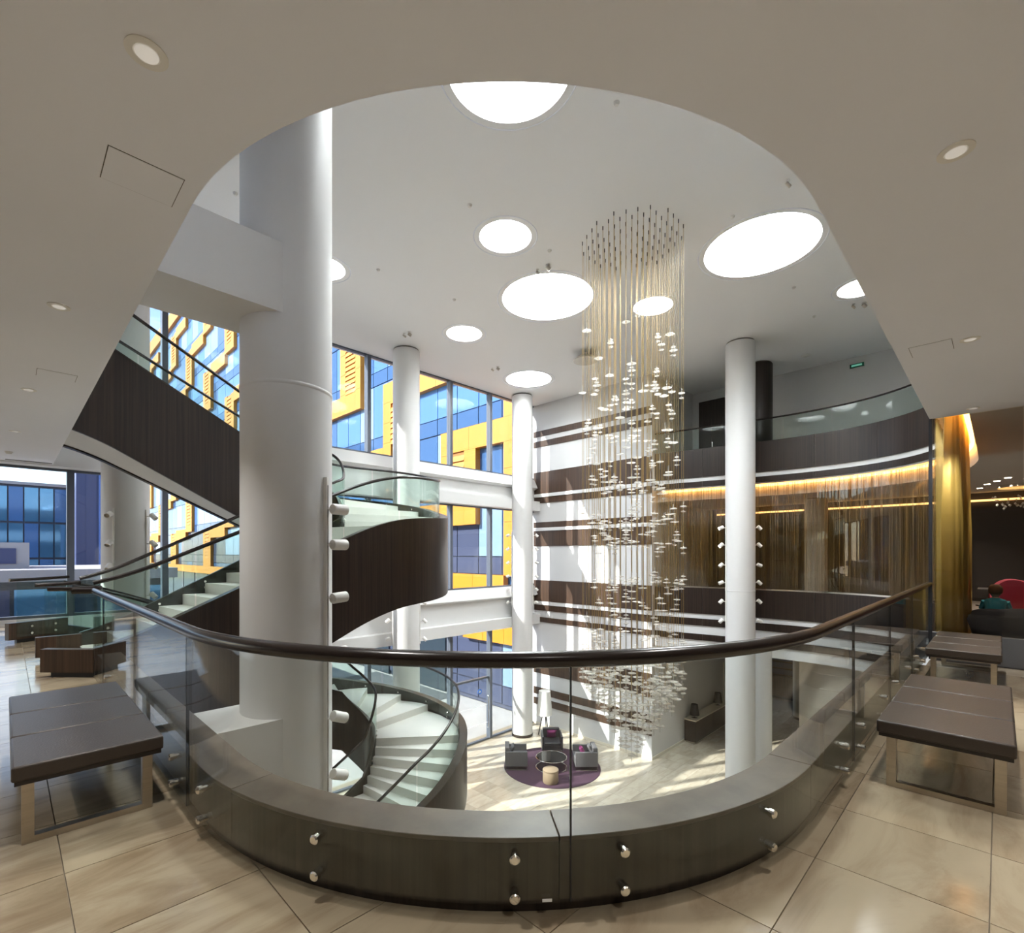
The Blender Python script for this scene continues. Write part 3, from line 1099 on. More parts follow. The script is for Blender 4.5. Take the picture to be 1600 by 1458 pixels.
# ------------------------------------------------------------------ benches
def bench(name, label, x0, x1, y0, y1, along):
    """along: 'y' or 'x' = long side"""
    tg = thing(name, label, 'bench', ((x0 + x1) / 2, (y0 + y1) / 2, 0), 'upholstered benches on the gallery')
    zt, zb = 0.445, 0.355
    L = (y1 - y0) if along == 'y' else (x1 - x0)
    for k in range(3):
        a, b2 = k / 3 * L + 0.006, (k + 1) / 3 * L - 0.006
        bb = (x0, x1, y0 + a, y0 + b2) if along == 'y' else (x0 + a, x0 + b2, y0, y1)
        MB().box(*bb, zb + 0.01, zt).build('cushion', 'leather', tg, smooth=True, bevel=0.012, seg=3)
    MB().box(x0 + 0.012, x1 - 0.012, y0 + 0.012, y1 - 0.012, zb - 0.01, zb + 0.06).build('seat_board', 'leather_edge', tg)
    # sled frames at both ends
    for e in (0, 1):
        fr = MB()
        w, tk = 0.05, 0.05
        bh = 0.035
        if along == 'y':
            p = y0 + 0.10 if e == 0 else y1 - 0.10 - w
            fr.box(x0 + 0.04, x0 + 0.04 + tk, p, p + w, 0, zb - 0.01).box(x1 - 0.04 - tk, x1 - 0.04, p, p + w, 0, zb - 0.01)
            fr.box(x0 + 0.04 + tk, x1 - 0.04 - tk, p, p + w, 0, bh).box(x0 + 0.04 + tk, x1 - 0.04 - tk, p, p + w, zb - 0.03, zb - 0.01)
        else:
            p = x0 + 0.10 if e == 0 else x1 - 0.10 - w
            fr.box(p, p + w, y0 + 0.04, y0 + 0.04 + tk, 0, zb - 0.01).box(p, p + w, y1 - 0.04 - tk, y1 - 0.04, 0, zb - 0.01)
            fr.box(p, p + w, y0 + 0.04 + tk, y1 - 0.04 - tk, 0, bh).box(p, p + w, y0 + 0.04 + tk, y1 - 0.04 - tk, zb - 0.03, zb - 0.01)
        fr.build('leg_frame', 'steel', tg)
    return tg


bench('bench', 'dark leather bench on steel frames in front of the left glass', 0.02, 0.67, 3.52, 5.32, 'y')
bench('bench', 'nearer brown leather bench on steel frames at the right glass', 4.02, 5.80, -0.07, 0.57, 'x')
bench('bench', 'farther brown bench at the right glass beside the gold curtain', 7.50, 9.28, -0.02, 0.61, 'x')

# ------------------------------------------------------------------ chandelier
ch = thing('chandelier', 'tall hanging light of gold strands threaded with clear glass discs', 'chandelier', (9.53, 5.57, TOP))
strand = MB().lathe([(0.0042, 0), (0.0042, -1)], n=6).mesh('strand')
strand.materials.append(MATS['brass'])
cap = MB().lathe([(0.010, 0), (0.010, -0.07), (0.005, -0.085)], n=8).mesh('ceiling_pin')
cap.materials.append(MATS['black'])


def disc_profile(rs):
    pr = [(0.004, 0.16)]
    for z, r in rs:
        pr += [(0.006, z + 0.018), (r * 0.8, z + 0.010), (r, z), (r * 0.8, z - 0.010), (0.006, z - 0.018)]
    pr += [(0.004, -0.16)]
    return pr


ORN = []
for rs in ([(0.0, 0.085)], [(0.05, 0.075), (-0.055, 0.055)], [(0.085, 0.05), (0.02, 0.085), (-0.08, 0.055)], [(-0.02, 0.1)]):
    o_ = MB().lathe(disc_profile(rs), n=12).mesh('glass_disc')
    o_.materials.append(MATS['crystal'])
    for p in o_.polygons:
        p.use_smooth = True
    ORN.append(o_)


def cpart(me, name, loc, sc=None, rz=0):
    o_ = bpy.data.objects.new(name, me)
    COL.objects.link(o_)
    o_.parent = ch
    o_.location = (loc[0] - 9.53, loc[1] - 5.57, loc[2] - TOP)
    if sc:
        o_.scale = sc
    return o_


rng = random.Random(11)
wires = []
for i in range(-6, 7):
    for j in range(-6, 7):
        x, y = i * 0.222 + (0.05 if j % 2 else -0.05), j * 0.200
        r = math.hypot(x, y)
        if r < 1.09:
            wires.append((9.53 + x, 5.57 + y, r))
allz = []
BANDS = [6.4, 5.6, 4.9, 4.2, 3.55, 2.95, 2.3, 1.75, 0.9, 0.35, -0.25, -0.75]
for wx, wy, r in wires:
    zend = -1.25 - 1.75 * (1 - r / 1.09) + rng.uniform(-0.12, 0.12)
    cpart(strand, 'strand', (wx, wy, TOP), (1, 1, TOP - zend))
    cpart(cap, 'ceiling_pin', (wx, wy, TOP))
    zs = []
    for bz in BANDS:
        pr = 0.10 + 0.16 * (bz < 5.0) + 0.12 * (bz < 2.5)
        if rng.random() < pr * 0.95:
            zs.append(bz + rng.uniform(-0.22, 0.22))
    zs += [zend + 0.12]
    zs.append(zend + 0.42)
    if rng.random() < 0.6:
        zs.append(zend + 0.78)
    for z in zs:
        allz.append((wx, wy, z))

# the 300 nearest ornaments are parts of their own, the rest one joined part
allz.sort(key=lambda p: p[0] + p[1])
for p in allz[:300]:
    cpart(rng.choice(ORN), 'glass_disc', p)
if len(allz) > 300:
    mb = MB()
    for p in allz[300:]:
        mm = rng.choice(ORN)
        mb.add([(v.co.x + p[0], v.co.y + p[1], v.co.z + p[2]) for v in mm.vertices], [tuple(f.vertices) for f in mm.polygons])
    mb.build('glass_discs', 'crystal', ch, smooth=True, kind='stuff')

# ------------------------------------------------------------------ spotlights on the columns
def spot(parent, pos, d, r=0.045, L=0.16, lit=False, arm=None):
    """cylinder head centred at pos pointing along d; arm = point on the column"""
    pos, d = Vector(pos), Vector(d).normalized()
    hd = MB()
    A = Matrix.Translation(pos - d * L / 2) @ d.to_track_quat('Z', 'Y').to_matrix().to_4x4()
    hd.lathe([(r * 0.85, 0), (r, 0.012), (r, L), (r * 0.86, L), (r * 0.8, L - 0.03), (0.001, L - 0.035)], n=20, ax=A)
    h = hd.build('spotlight', 'fixture_white', parent, smooth=True)
    lens = MB()
    A2 = Matrix.Translation(pos + d * (L / 2 - 0.028)) @ d.to_track_quat('Z', 'Y').to_matrix().to_4x4()
    lens.lathe([(r * 0.78, 0), (r * 0.5, 0.004), (0.001, 0.006)], n=16, ax=A2)
    lens.build('lens', 'bulb' if lit else 'steel', h, smooth=True)
    if arm is not None:
        arm = Vector(arm)
        MB().tube([arm, arm.lerp(pos, 0.7), pos], 0.012, 6).build('bracket', 'fixture_white', h)
    return h


# near column: white channel plate with six spots
nt_ = thing('track_light', 'white spotlight track with six spots on the near column', 'track light', (NC[0] + 0.2, NC[1] - 0.4, -0.9))
dirc = Vector((0.56, -0.83, 0)).normalized()      # where the plate sits on the column, towards the camera's right
base = Vector((NC[0], NC[1], 0)) + dirc * CR
tanv = Vector((-dirc.y, dirc.x, 0))
p0, p1 = base - tanv * 0.075 + dirc * 0.0, base + tanv * 0.14
pl = MB()


def plate(mb, u0, u1, d0, d1, z0, z1):
    q = [base + tanv * u + dirc * w for u, w in ((u0, d0), (u1, d0), (u1, d1), (u0, d1))]
    mb.hexa([(v.x, v.y, z0) for v in q], [(v.x, v.y, z1) for v in q])
    return mb


plate(pl, -0.045, -0.005, -0.02, 0.035, -0.92, 2.30).build('track_bar', 'fixture_white', nt_, bevel=0.003)
plate(MB(), -0.032, -0.018, 0.034, 0.037, -0.90, 2.22).build('track_slot', 'track_dark', nt_)
for zz, dz in ((1.98, 0.0), (1.62, 0.0), (1.08, 0.05), (0.52, 0.02), (-0.14, -0.45), (-0.73, -0.5)):
    pos = base + tanv * 0.06 + dirc * 0.11
    dv = tanv * 1.0 + Vector((0, 0, dz)) + dirc * 0.35
    arm = base - tanv * 0.02 + dirc * 0.03
    spot(nt_, (pos.x, pos.y, zz), dv, 0.055, 0.17, False, (arm.x, arm.y, zz))


def side_spots(label, cxy, angs, zs, lit=(), group='spotlight strips on the columns', r=CR):
    for ai, (ang, words) in enumerate(angs):
        d = Vector((math.cos(ang), math.sin(ang), 0))
        b0 = Vector((cxy[0], cxy[1], 0)) + d * (r + 0.015)
        tl_ = thing('track_light', '%s %s' % (words, label), 'track light', (b0.x, b0.y, min(zs) - 0.1), group)
        MB().cyl((b0.x, b0.y, min(zs) - 0.15), (b0.x, b0.y, max(zs) + 0.15), 0.018, 8).build('track_bar', 'fixture_white', tl_, smooth=True)
        for k, z in enumerate(zs):
            pos = b0 + d * 0.16
            spot(tl_, (pos.x, pos.y, z), (d * 0.8 + Vector((0, 0, -0.75 if (k + ai) % 3 else -0.35))), 0.055, 0.15, (ai, k) in lit, (b0.x, b0.y, z))


LEFTW = 3 * PI / 4         # camera-left direction in plan
RIGHTW = -PI / 4
side_spots('of the tall right column', (16.6, 5.86), ((LEFTW, 'strip of six spotlights on the left side'), (RIGHTW, 'strip of six spotlights on the right side')), [2.35, 1.80, 1.16, 0.60, 0.0, -0.62], {(0, 0), (0, 1)})
side_spots('of the column at the striped wall', (15.6, 14.4), ((LEFTW, 'strip of small spotlights on the left side'), (RIGHTW, 'strip of small spotlights on the right side')), [2.3, 1.72, 1.14, 0.56, 0.0, -0.55])
side_spots('of the column by the left windows', (1.9, 13.74), ((-PI * 0.70, 'rod of four spotlights on the front'), (RIGHTW, 'row of four spotlights on the right side')), [2.35, 1.75, 1.25, 0.6])
side_spots('of the column behind the spiral stair', (9.4, 13.9), ((RIGHTW, 'strip of three low spotlights on the right side'), (LEFTW, 'strip of three low spotlights on the left side')), [-0.1, -0.7, -1.3])

# ------------------------------------------------------------------ ceiling fittings
def downlight(x, y, words, z=SOF):
    tg = thing('downlight', words, 'ceiling light', (x, y, z), 'downlights in the near ceiling')
    MB().lathe([(0.072, z), (0.072, z - 0.004), (0.045, z - 0.006), (0.040, z - 0.001)], (x, y), 32).build('rim', 'fixture_white', tg, smooth=True)
    MB().lathe([(0.040, z - 0.0065), (0.02, z - 0.003), (0.001, z - 0.003)], (x, y), 24).build('lamp_face', 'downlight_glow', tg, smooth=True)
    ld = bpy.data.lights.new('downlight_lamp', 'SPOT')
    ld.energy = 45 * LAMP
    ld.color = (1.0, 0.97, 0.93)
    ld.spot_size = math.radians(110)
    ld.spot_blend = 0.7
    ld.shadow_soft_size = 0.04
    lo = bpy.data.objects.new('downlight_lamp', ld)
    COL.objects.link(lo)
    lo.parent = tg
    lo.location = (0, 0, -0.02)
    return tg


downlight(0.39, 2.35, 'round recessed downlight in the upper left ceiling')
downlight(3.26, 0.15, 'round recessed downlight in the upper right ceiling')
downlight(0.30, 5.25, 'small recessed downlight left, midway down the ceiling')
downlight(6.21, 0.19, 'small recessed downlight right, beside the access panel')
downlight(0.20, 8.17, 'tiny recessed downlight far left above the stair landing')
downlight(0.11, 11.11, 'tiny recessed downlight farthest left near the windows')
downlight(9.19, 0.25, 'tiny recessed downlight above the glass partition')
# unseen downlights added behind the camera to light the near hall
for k, (x, y) in enumerate(((-2.4, 2.4), (-2.4, 5.3), (-2.4, 8.2), (0.3, -0.9), (3.3, -2.6), (6.2, -2.6), (-2.4, -0.9), (0.3, -3.6))):
    downlight(x, y, 'unseen downlight added behind the viewer to light the near hall')


def sensor(x, y, z, r, words, group):
    tg = thing('smoke_detector', words, 'detector', (x, y, z), group)
    MB().lathe([(r, z), (r, z - 0.012), (r * 0.7, z - 0.03), (r * 0.65, z - 0.045), (0.001, z - 0.05)], (x, y), 20).build('housing', 'fixture_white', tg, smooth=True)


sensor(0.05, 13.4, SOF, 0.06, 'small smoke detector at the far left of the near ceiling', 'smoke detectors')
for x, y, where in ((6.45, 4.04, 'right of the topmost skylight'), (6.34, 7.23, 'left of the medium middle skylight'), (8.54, 7.06, 'between the medium and the big skylight'),
                    (6.25, 10.41, 'right of the near column'), (8.41, 10.21, 'above the smallest skylight'), (3.04, 10.09, 'left of the near column top'),
                    (10.26, 3.77, 'above the tilted oval skylight'), (14.09, 3.68, 'below the tilted oval skylight'), (16.21, 3.72, 'above the tall right column')):
    sensor(x, y, TOP, 0.045, 'small white ceiling disc ' + where, 'disc fittings on the top ceiling')
sensor(19.22, 4.64, TOP, 0.15, 'larger round detector on the ceiling over the gallery', 'smoke detectors')
for (xa, ya), (xb, yb), where in (((8.92, 7.74), (8.95, 7.45), 'above the big middle skylight'), ((9.98, 2.7), (10.03, 2.44), 'at the curved ceiling edge upper right'),
                                 ((8.63, 12.87), (8.69, 12.68), 'left of the smallest skylight'), ((12.49, 13.01), (12.55, 12.78), 'between the two window columns'),
                                 ((16.17, 2.79), (16.29, 2.57), 'under the half hidden right skylight')):
    for x, y, r, sz in ((xa, ya, 0.035, 'smaller'), (xb, yb, 0.055, 'larger')):
        tg = thing('ceiling_spot', '%s ceiling spot of the pair %s' % (sz, where), 'ceiling light', (x, y, TOP), 'paired spots on the top ceiling')
        MB().lathe([(r, TOP), (r, TOP - 0.02), (r * 0.3, TOP - 0.025), (r * 0.3, TOP - 0.06)], (x, y), 16).build('mount', 'fixture_white', tg, smooth=True)
        MB().cyl((x - 0.03, y + 0.02, TOP - 0.05), (x + 0.04, y - 0.03, TOP - 0.11), r * 0.8, 14).build('head', 'steel', tg, smooth=True)
dl = thing('dish_lamp', 'flat round metal dish hanging under the ceiling left of the strands', 'ceiling light', (13.75, 9.81, TOP))
MB().cyl((13.75, 9.81, TOP), (13.75, 9.81, TOP - 0.2), 0.05, 12).build('stem', 'fixture_white', dl, smooth=True)
MB().lathe([(0.06, TOP - 0.12), (0.3, TOP - 0.17), (0.41, TOP - 0.26), (0.40, TOP - 0.28), (0.001, TOP - 0.27)], (13.75, 9.81), 40).build('dish', 'steel', dl, smooth=True)
es = thing('exit_sign', 'small green exit sign on the gallery wall under the ceiling', 'sign', (20.6, 3.3, 7.95))
MB().box(20.55, 20.6, 3.25, 3.65, 7.9, 8.02).build('sign_box', 'sign_green', es)
MB().box(20.545, 20.55, 3.30, 3.60, 7.93, 7.99).build('pictogram', 'exit_green', es)

# ------------------------------------------------------------------ lobby furniture
def local(o_, c, ang):
    o_.location = c
    o_.rotation_euler = (0, 0, ang)


def armchair(label, c, ang, body, cushion_pillow):
    tg = thing('armchair', label, 'armchair', (0, 0, 0), 'boxy armchairs round the glass table')
    hw, hd = 0.40, 0.40
    # faces +x locally
    for s_ in (-1, 1):
        MB().box(-hd, hd, s_ * hw - 0.07 * (s_ > 0), s_ * hw + 0.07 * (s_ < 0), 0.14, 0.66).build('arm', body, tg, bevel=0.015, smooth=True)
    MB().box(-hd, -hd + 0.16, -hw + 0.07, hw - 0.07, 0.14, 0.78).build('backrest', body, tg, bevel=0.02, smooth=True)
    MB().box(-hd + 0.16, hd, -hw + 0.07, hw - 0.07, 0.14, 0.30).build('seat_base', body, tg, bevel=0.01)
    MB().box(-hd + 0.17, hd + 0.01, -hw + 0.08, hw - 0.08, 0.30, 0.44).build('seat_cushion', 'dark_leather' if body != 'grey_fabric' else body, tg, bevel=0.03, smooth=True, seg=3)
    for s_ in (-1, 1):
        MB().tube([(-hd + 0.03, s_ * (hw - 0.03), 0.14), (-hd + 0.03, s_ * (hw - 0.03), 0.012), (hd - 0.03, s_ * (hw - 0.03), 0.012), (hd - 0.03, s_ * (hw - 0.03), 0.14)], 0.012, 6).build('leg_frame', 'chrome', tg)
    local(tg, c, ang)
    return tg


def cushion(label, c, ang, m, s=0.36, tilt=1.1):
    mb = MB()
    n = 8
    vs, fs = [], []
    for sd_ in (1, -1):
        for i in range(n + 1):
            for j in range(n + 1):
                u, v = i / n * 2 - 1, j / n * 2 - 1
                k = (1 - u ** 4) * (1 - v ** 4)
                pin = 1 - 0.08 * (u * u * (1 - v * v) + v * v * (1 - u * u)) * 2
                vs.append((u * s / 2 * pin, v * s / 2 * pin, sd_ * 0.075 * math.sqrt(max(0, k))))
    for sd_ in range(2):
        o_ = sd_ * (n + 1) ** 2
        for i in range(n):
            for j in range(n):
                a = o_ + i * (n + 1) + j
                fs.append((a, a + 1, a + n + 2, a + n + 1))
    mb.add(vs, fs)
    o_ = mb.build('cushion', m, smooth=True)
    o_.location = c
    o_.rotation_euler = (0, -tilt, ang)
    return tag(o_, label, 'cushion', 'cushions on the armchairs')


rug = thing('round_rug', 'round plum rug under the lobby seating group', 'rug', (14.05, 11.5, G))
MB().lathe([(1.70, G + 0.002), (1.70, G + 0.016), (0.001, G + 0.017)], (14.05, 11.5), 72).build('pile', 'plum_rug', rug, smooth=True)
MB().lathe([(1.70, G + 0.001), (1.74, G + 0.001), (1.74, G + 0.018), (1.70, G + 0.018)], (14.05, 11.5), 72).build('border', 'rug_edge', rug, smooth=True)
GZ = G + 0.019
armchair('grey boxy armchair left of the round glass table', (13.12, 12.42, GZ), -PI / 4, 'grey_fabric', None)
armchair('grey boxy armchair right of the round glass table', (14.85, 10.62, GZ), 3 * PI / 4, 'grey_fabric', None)
armchair('black leather armchair facing the camera behind the glass table', (15.15, 12.42, GZ), -3 * PI / 4, 'dark_leather', None)
cushion('plum cushion standing in the black armchair', (15.20, 12.47, G + 0.64), -3 * PI / 4, 'plum', 0.40)
cushion('plum cushion lying in the right grey armchair', (14.80, 10.72, G + 0.60), 3 * PI / 4, 'plum', 0.30)
cushion('grey cushion leaning in the right grey armchair', (15.02, 10.50, G + 0.64), 3 * PI / 4, 'grey_fabric', 0.40)
cushion('grey cushion leaning in the left grey armchair', (12.98, 12.52, G + 0.64), -PI / 4, 'grey_fabric', 0.38)
tb = thing('coffee_table', 'round glass coffee table with chrome rings on the plum rug', 'table', (13.93, 11.43, GZ))
for z, r in ((GZ + 0.38, 0.55), (GZ + 0.02, 0.55)):
    MB().tube([(13.93 + r * math.cos(2 * PI * k / 48), 11.43 + r * math.sin(2 * PI * k / 48), z) for k in range(48)], 0.014, 8, True).build('ring', 'chrome', tb, smooth=True)
MB().lathe([(0.54, GZ + 0.372), (0.54, GZ + 0.384), (0.001, GZ + 0.384)], (13.93, 11.43), 48).build('table_top', 'table_glass', tb, smooth=True)
for k in range(4):
    a = k * PI / 2 + 0.3
    MB().cyl((13.93 + 0.55 * math.cos(a), 11.43 + 0.55 * math.sin(a), GZ + 0.01), (13.93 + 0.55 * math.cos(a), 11.43 + 0.55 * math.sin(a), GZ + 0.38), 0.012, 8).build('leg', 'chrome', tb, smooth=True)
pf = thing('pouf', 'round tan leather pouf at the front of the rug', 'pouf', (13.02, 10.72, GZ))
MB().lathe([(0.25, GZ), (0.265, GZ + 0.03), (0.265, GZ + 0.36), (0.26, GZ + 0.375)], (13.02, 10.72), 40).build('drum', 'pouf_tan', pf, smooth=True)
MB().lathe([(0.262, GZ + 0.378), (0.268, GZ + 0.39), (0.265, GZ + 0.43), (0.23, GZ + 0.452), (0.001, GZ + 0.456)], (13.02, 10.72), 40).build('seat_pad', 'pouf_tan', pf, smooth=True)
fl = thing('floor_lamp', 'tall floor lamp with white shade on black tripod by the striped wall', 'lamp', (16.3, 13.75, G))
MB().lathe([(0.25, G + 1.86), (0.245, G + 1.86), (0.33, G + 0.86), (0.335, G + 0.86)], (16.3, 13.75), 40).build('lamp_shade', 'shade_white', fl, smooth=True)
for k in range(3):
    a = k * 2 * PI / 3 + 0.4
    MB().cyl((16.3 + 0.05 * math.cos(a), 13.75 + 0.05 * math.sin(a), G + 1.0), (16.3 + 0.27 * math.cos(a), 13.75 + 0.27 * math.sin(a), G), 0.022, 8).build('leg', 'black', fl, smooth=True)
MB().cyl((16.3, 13.75, G + 0.95), (16.3, 13.75, G + 1.4), 0.02, 10).build('lamp_holder', 'black', fl, smooth=True)
cr = thing('credenza', 'long dark wood sideboard with cream top along the lobby wall', 'sideboard', (21.5, 8.95, G))
MB().box(19.8, 23.1, 8.75, 9.14, G, G + 0.08).build('plinth', 'cream_top', cr)
for k in range(4):
    MB().box(19.72 + k * 0.87, 19.72 + (k + 1) * 0.87 - 0.006, 8.68, 9.15, G + 0.08, G + 0.93).build('cabinet_box', 'wenge', cr)
MB().box(19.70, 23.22, 8.66, 9.16, G + 0.93, G + 0.97).build('top', 'cream_top', cr)
for x, words in ((20.1, 'black shaded table lamp on the near end of the sideboard'), (22.5, 'black shaded table lamp on the far end of the sideboard')):
    tl_ = thing('table_lamp', words, 'lamp', (x, 8.9, G + 0.97), 'table lamps on the sideboard')
    MB().lathe([(0.14, G + 0.97), (0.14, G + 0.985), (0.02, G + 1.0), (0.02, G + 1.15)], (x, 8.9), 20).build('base', 'chrome', tl_, smooth=True)
    MB().lathe([(0.19, G + 1.08), (0.13, G + 1.52)], (x, 8.9), 28).build('lamp_shade', 'black', tl_, smooth=True)
# framed line of a doorway in the return wall behind the sideboard
MB().box(23.9, 23.95, 9.16, 9.2, G, G + 2.6).build('door_line', 'cream_top', ret)

# ------------------------------------------------------------------ restaurant corner at the far right
def tub_chair(label, c, ang, m, h=0.72, r=0.42):
    tg = thing('tub_chair', label, 'armchair', (0, 0, 0), 'tub chairs in the restaurant')
    n = 28
    vs, fs = [], []
    for i in range(n + 1):
        a = PI * 0.28 + (2 * PI - PI * 0.56) * i / n
        k = 0.5 - 0.5 * math.cos(2 * PI * i / n)
        hh = 0.50 + (h - 0.50) * k
        for rr, z in ((r - 0.06, 0.40), (r - 0.03, hh), (r + 0.03, hh + 0.02), (r + 0.05, hh - 0.05), (r - 0.02, 0.22)):
            vs.append((rr * math.cos(a), rr * math.sin(a), z))
        if i:
            for q in range(5):
                q2 = (q + 1) % 5
                fs.append((5 * (i - 1) + q, 5 * i + q, 5 * i + q2, 5 * (i - 1) + q2))
    MB().add(vs, fs).build('shell', m, tg, smooth=True)
    MB().lathe([(0.30, 0.24), (r - 0.05, 0.28), (r - 0.05, 0.42), (r - 0.1, 0.45), (0.001, 0.46)], n=28).build('seat', m, tg, smooth=True)
    for k in range(4):
        a = PI / 4 + k * PI / 2
        MB().cyl((0.22 * math.cos(a), 0.22 * math.sin(a), 0.24), (0.3 * math.cos(a), 0.3 * math.sin(a), 0), 0.015, 8).build('leg', 'chrome', tg, smooth=True)
    local(tg, c, ang)
    return tg


tub_chair('dark grey tub chair behind the glass at the right edge', (11.05, -0.13, 0), 0.3, 'charcoal', 0.70, 0.46)
tub_chair('raspberry pink armchair behind the grey chair at the right edge', (12.8, -0.36, 0), 3.6, 'pink', 1.04, 0.46)
# seated child, one continuous body
kid = thing('person', 'child in a teal top sitting in the restaurant, seen from behind', 'person', (11.80, 0.05, 0.0))
kx, ky = 11.80, 0.05
MB().lathe([(0.001, 0.40), (0.13, 0.42), (0.145, 0.52), (0.125, 0.62), (0.14, 0.70), (0.12, 0.745), (0.05, 0.775), (0.04, 0.80), (0.052, 0.82), (0.078, 0.86), (0.085, 0.91), (0.078, 0.96), (0.05, 0.995), (0.001, 1.005)], (kx, ky), 28).build('body', 'skin', kid, smooth=True)
MB().lathe([(0.135, 0.43), (0.152, 0.52), (0.132, 0.62), (0.148, 0.70), (0.127, 0.75), (0.055, 0.782)], (kx, ky), 28).build('top', 'teal', kid, smooth=True)
hr = MB()
hr.lathe([(0.060, 0.845), (0.084, 0.87), (0.092, 0.92), (0.084, 0.97), (0.054, 1.006), (0.001, 1.016)], (kx - 0.012, ky), 24)
hr.build('hair', 'hair', kid, smooth=True)
for s_ in (-1, 1):
    MB().tube([(kx, ky + s_ * 0.13, 0.72), (kx + 0.05, ky + s_ * 0.17, 0.60), (kx + 0.18, ky + s_ * 0.13, 0.56)], [0.045, 0.038, 0.028], 10).build('sleeve', 'teal', kid, smooth=True)
    MB().tube([(kx + 0.02, ky + s_ * 0.07, 0.46), (kx + 0.30, ky + s_ * 0.08, 0.46), (kx + 0.32, ky + s_ * 0.08, 0.12)], [0.07, 0.055, 0.04], 10).build('leg', 'charcoal', kid, smooth=True)
tub_chair('dark grey tub chair the child sits in', (11.80, 0.04, 0), 0.0, 'charcoal', 0.60, 0.27)
stb = thing('side_table', 'small dark table with glassware beside the gold curtain', 'table', (11.6, 0.62 - 0.32, 0))
sx, sy = 13.6, 0.12
stb.location = (sx, sy, 0)
stb['origin'] = (sx, sy, 0)
MB().lathe([(0.22, 0.50), (0.22, 0.52), (0.001, 0.52)], (sx, sy), 32).build('table_top', 'black', stb, smooth=True)
MB().cyl((sx, sy, 0.02), (sx, sy, 0.5), 0.025, 12).build('leg', 'dark_metal', stb, smooth=True)
MB().lathe([(0.18, 0), (0.18, 0.015), (0.03, 0.03)], (sx, sy), 28).build('base', 'dark_metal', stb, smooth=True)
for k, (dx, dy) in enumerate(((-0.1, 0.05), (0.05, 0.1), (0.08, -0.08), (-0.05, -0.12))):
    g_ = MB().lathe([(0.03, 0.521), (0.035, 0.56), (0.03, 0.60), (0.034, 0.61), (0.001, 0.6)], (sx + dx, sy + dy), 14).build('tea_light', 'lamp_on' if k == 1 else 'brass', smooth=True)
    tag(g_, 'small glinting glass on the dark side table', 'glass', 'glasses on the side table')
for (x, y, where) in ((13.0, -0.45, 'nearest'), (15.2, -0.45, 'second nearest'), (18.2, -0.15, 'third nearest'), (18.8, 0.05, 'fourth nearest'), (19.5, 0.25, 'fifth nearest'), (20.5, 0.42, 'farthest')):
    tg = thing('restaurant_downlight', where + ' small lit downlight in the dark restaurant ceiling', 'ceiling light', (x, y, SOF), 'lit downlights in the restaurant ceiling')
    MB().box(x - 0.09, x + 0.09, y - 0.09, y + 0.09, SOF - 0.006, SOF).build('rim', 'fixture_white', tg)
    MB().box(x - 0.06, x + 0.06, y - 0.06, y + 0.06, SOF - 0.009, SOF - 0.004).build('lamp_face', 'lamp_on', tg)
    ld = bpy.data.lights.new('downlight_lamp', 'SPOT')
    ld.energy = 60
    ld.color = (1.0, 0.9, 0.76)
    ld.spot_size = math.radians(100)
    ld.spot_blend = 0.6
    ld.shadow_soft_size = 0.05
    lo = bpy.data.objects.new('downlight_lamp', ld)
    COL.objects.link(lo)
    lo.parent = tg
    lo.location = (0, 0, -0.02)
gc = thing('crystal_cluster', 'sparkling crystal ceiling lamp in the dark restaurant', 'chandelier', (20.3, -0.45, 3.0))
for k in range(60):
    a, r_ = rng.uniform(0, 2 * PI), 0.75 * math.sqrt(rng.random())
    x, y, z = 20.3 + r_ * math.cos(a), -0.45 + r_ * math.sin(a), 3.05 - 0.35 * (1 - (r_ / 0.75) ** 2) + rng.uniform(0, 0.2)
    MB().lathe([(0.001, z - 0.04), (0.035, z), (0.001, z + 0.04)], (x, y), 6).build('crystal_drop', 'crystal', gc)
MB().lathe([(0.5, 3.40), (0.5, SOF)], (20.3, -0.45), 24).build('ceiling_plate', 'chrome', gc, smooth=True)
tbb = thing('dining_table', 'dark restaurant table with a lit edge far behind the glass', 'table', (15.5, 0.0, 0))
MB().box(15.1, 15.9, -0.5, 0.35, 0.72, 0.75).build('table_top', 'room_dark', tbb)
MB().cyl((15.5, -0.08, 0), (15.5, -0.08, 0.72), 0.04, 12).build('leg', 'dark_metal', tbb)

# ------------------------------------------------------------------ outside
struct(MB().box(-90, 120, 15.3, 180, G - 0.5, G - 0.05).build('floor_street', 'pavement'))
struct(MB().box(-90, 17.3, 21, 29, G - 0.05, G - 0.03).build('floor_road', 'asphalt'))

WQ = 17.5
wing = thing('hotel_wing', 'orange and blue building wing with zigzag bands outside the windows', 'building', (WQ, 60, G))
MB().box(WQ + 0.12, WQ + 12, FRONT + 0.4, 106, G, 36.2).build('wall', 'wing_wall', wing)
prng = random.Random(5)
ybs = []
y = 15.8
while y < 104:
    step = 1.75 if y < 42 else 2.8
    ybs.append((y, y + step))
    y += step
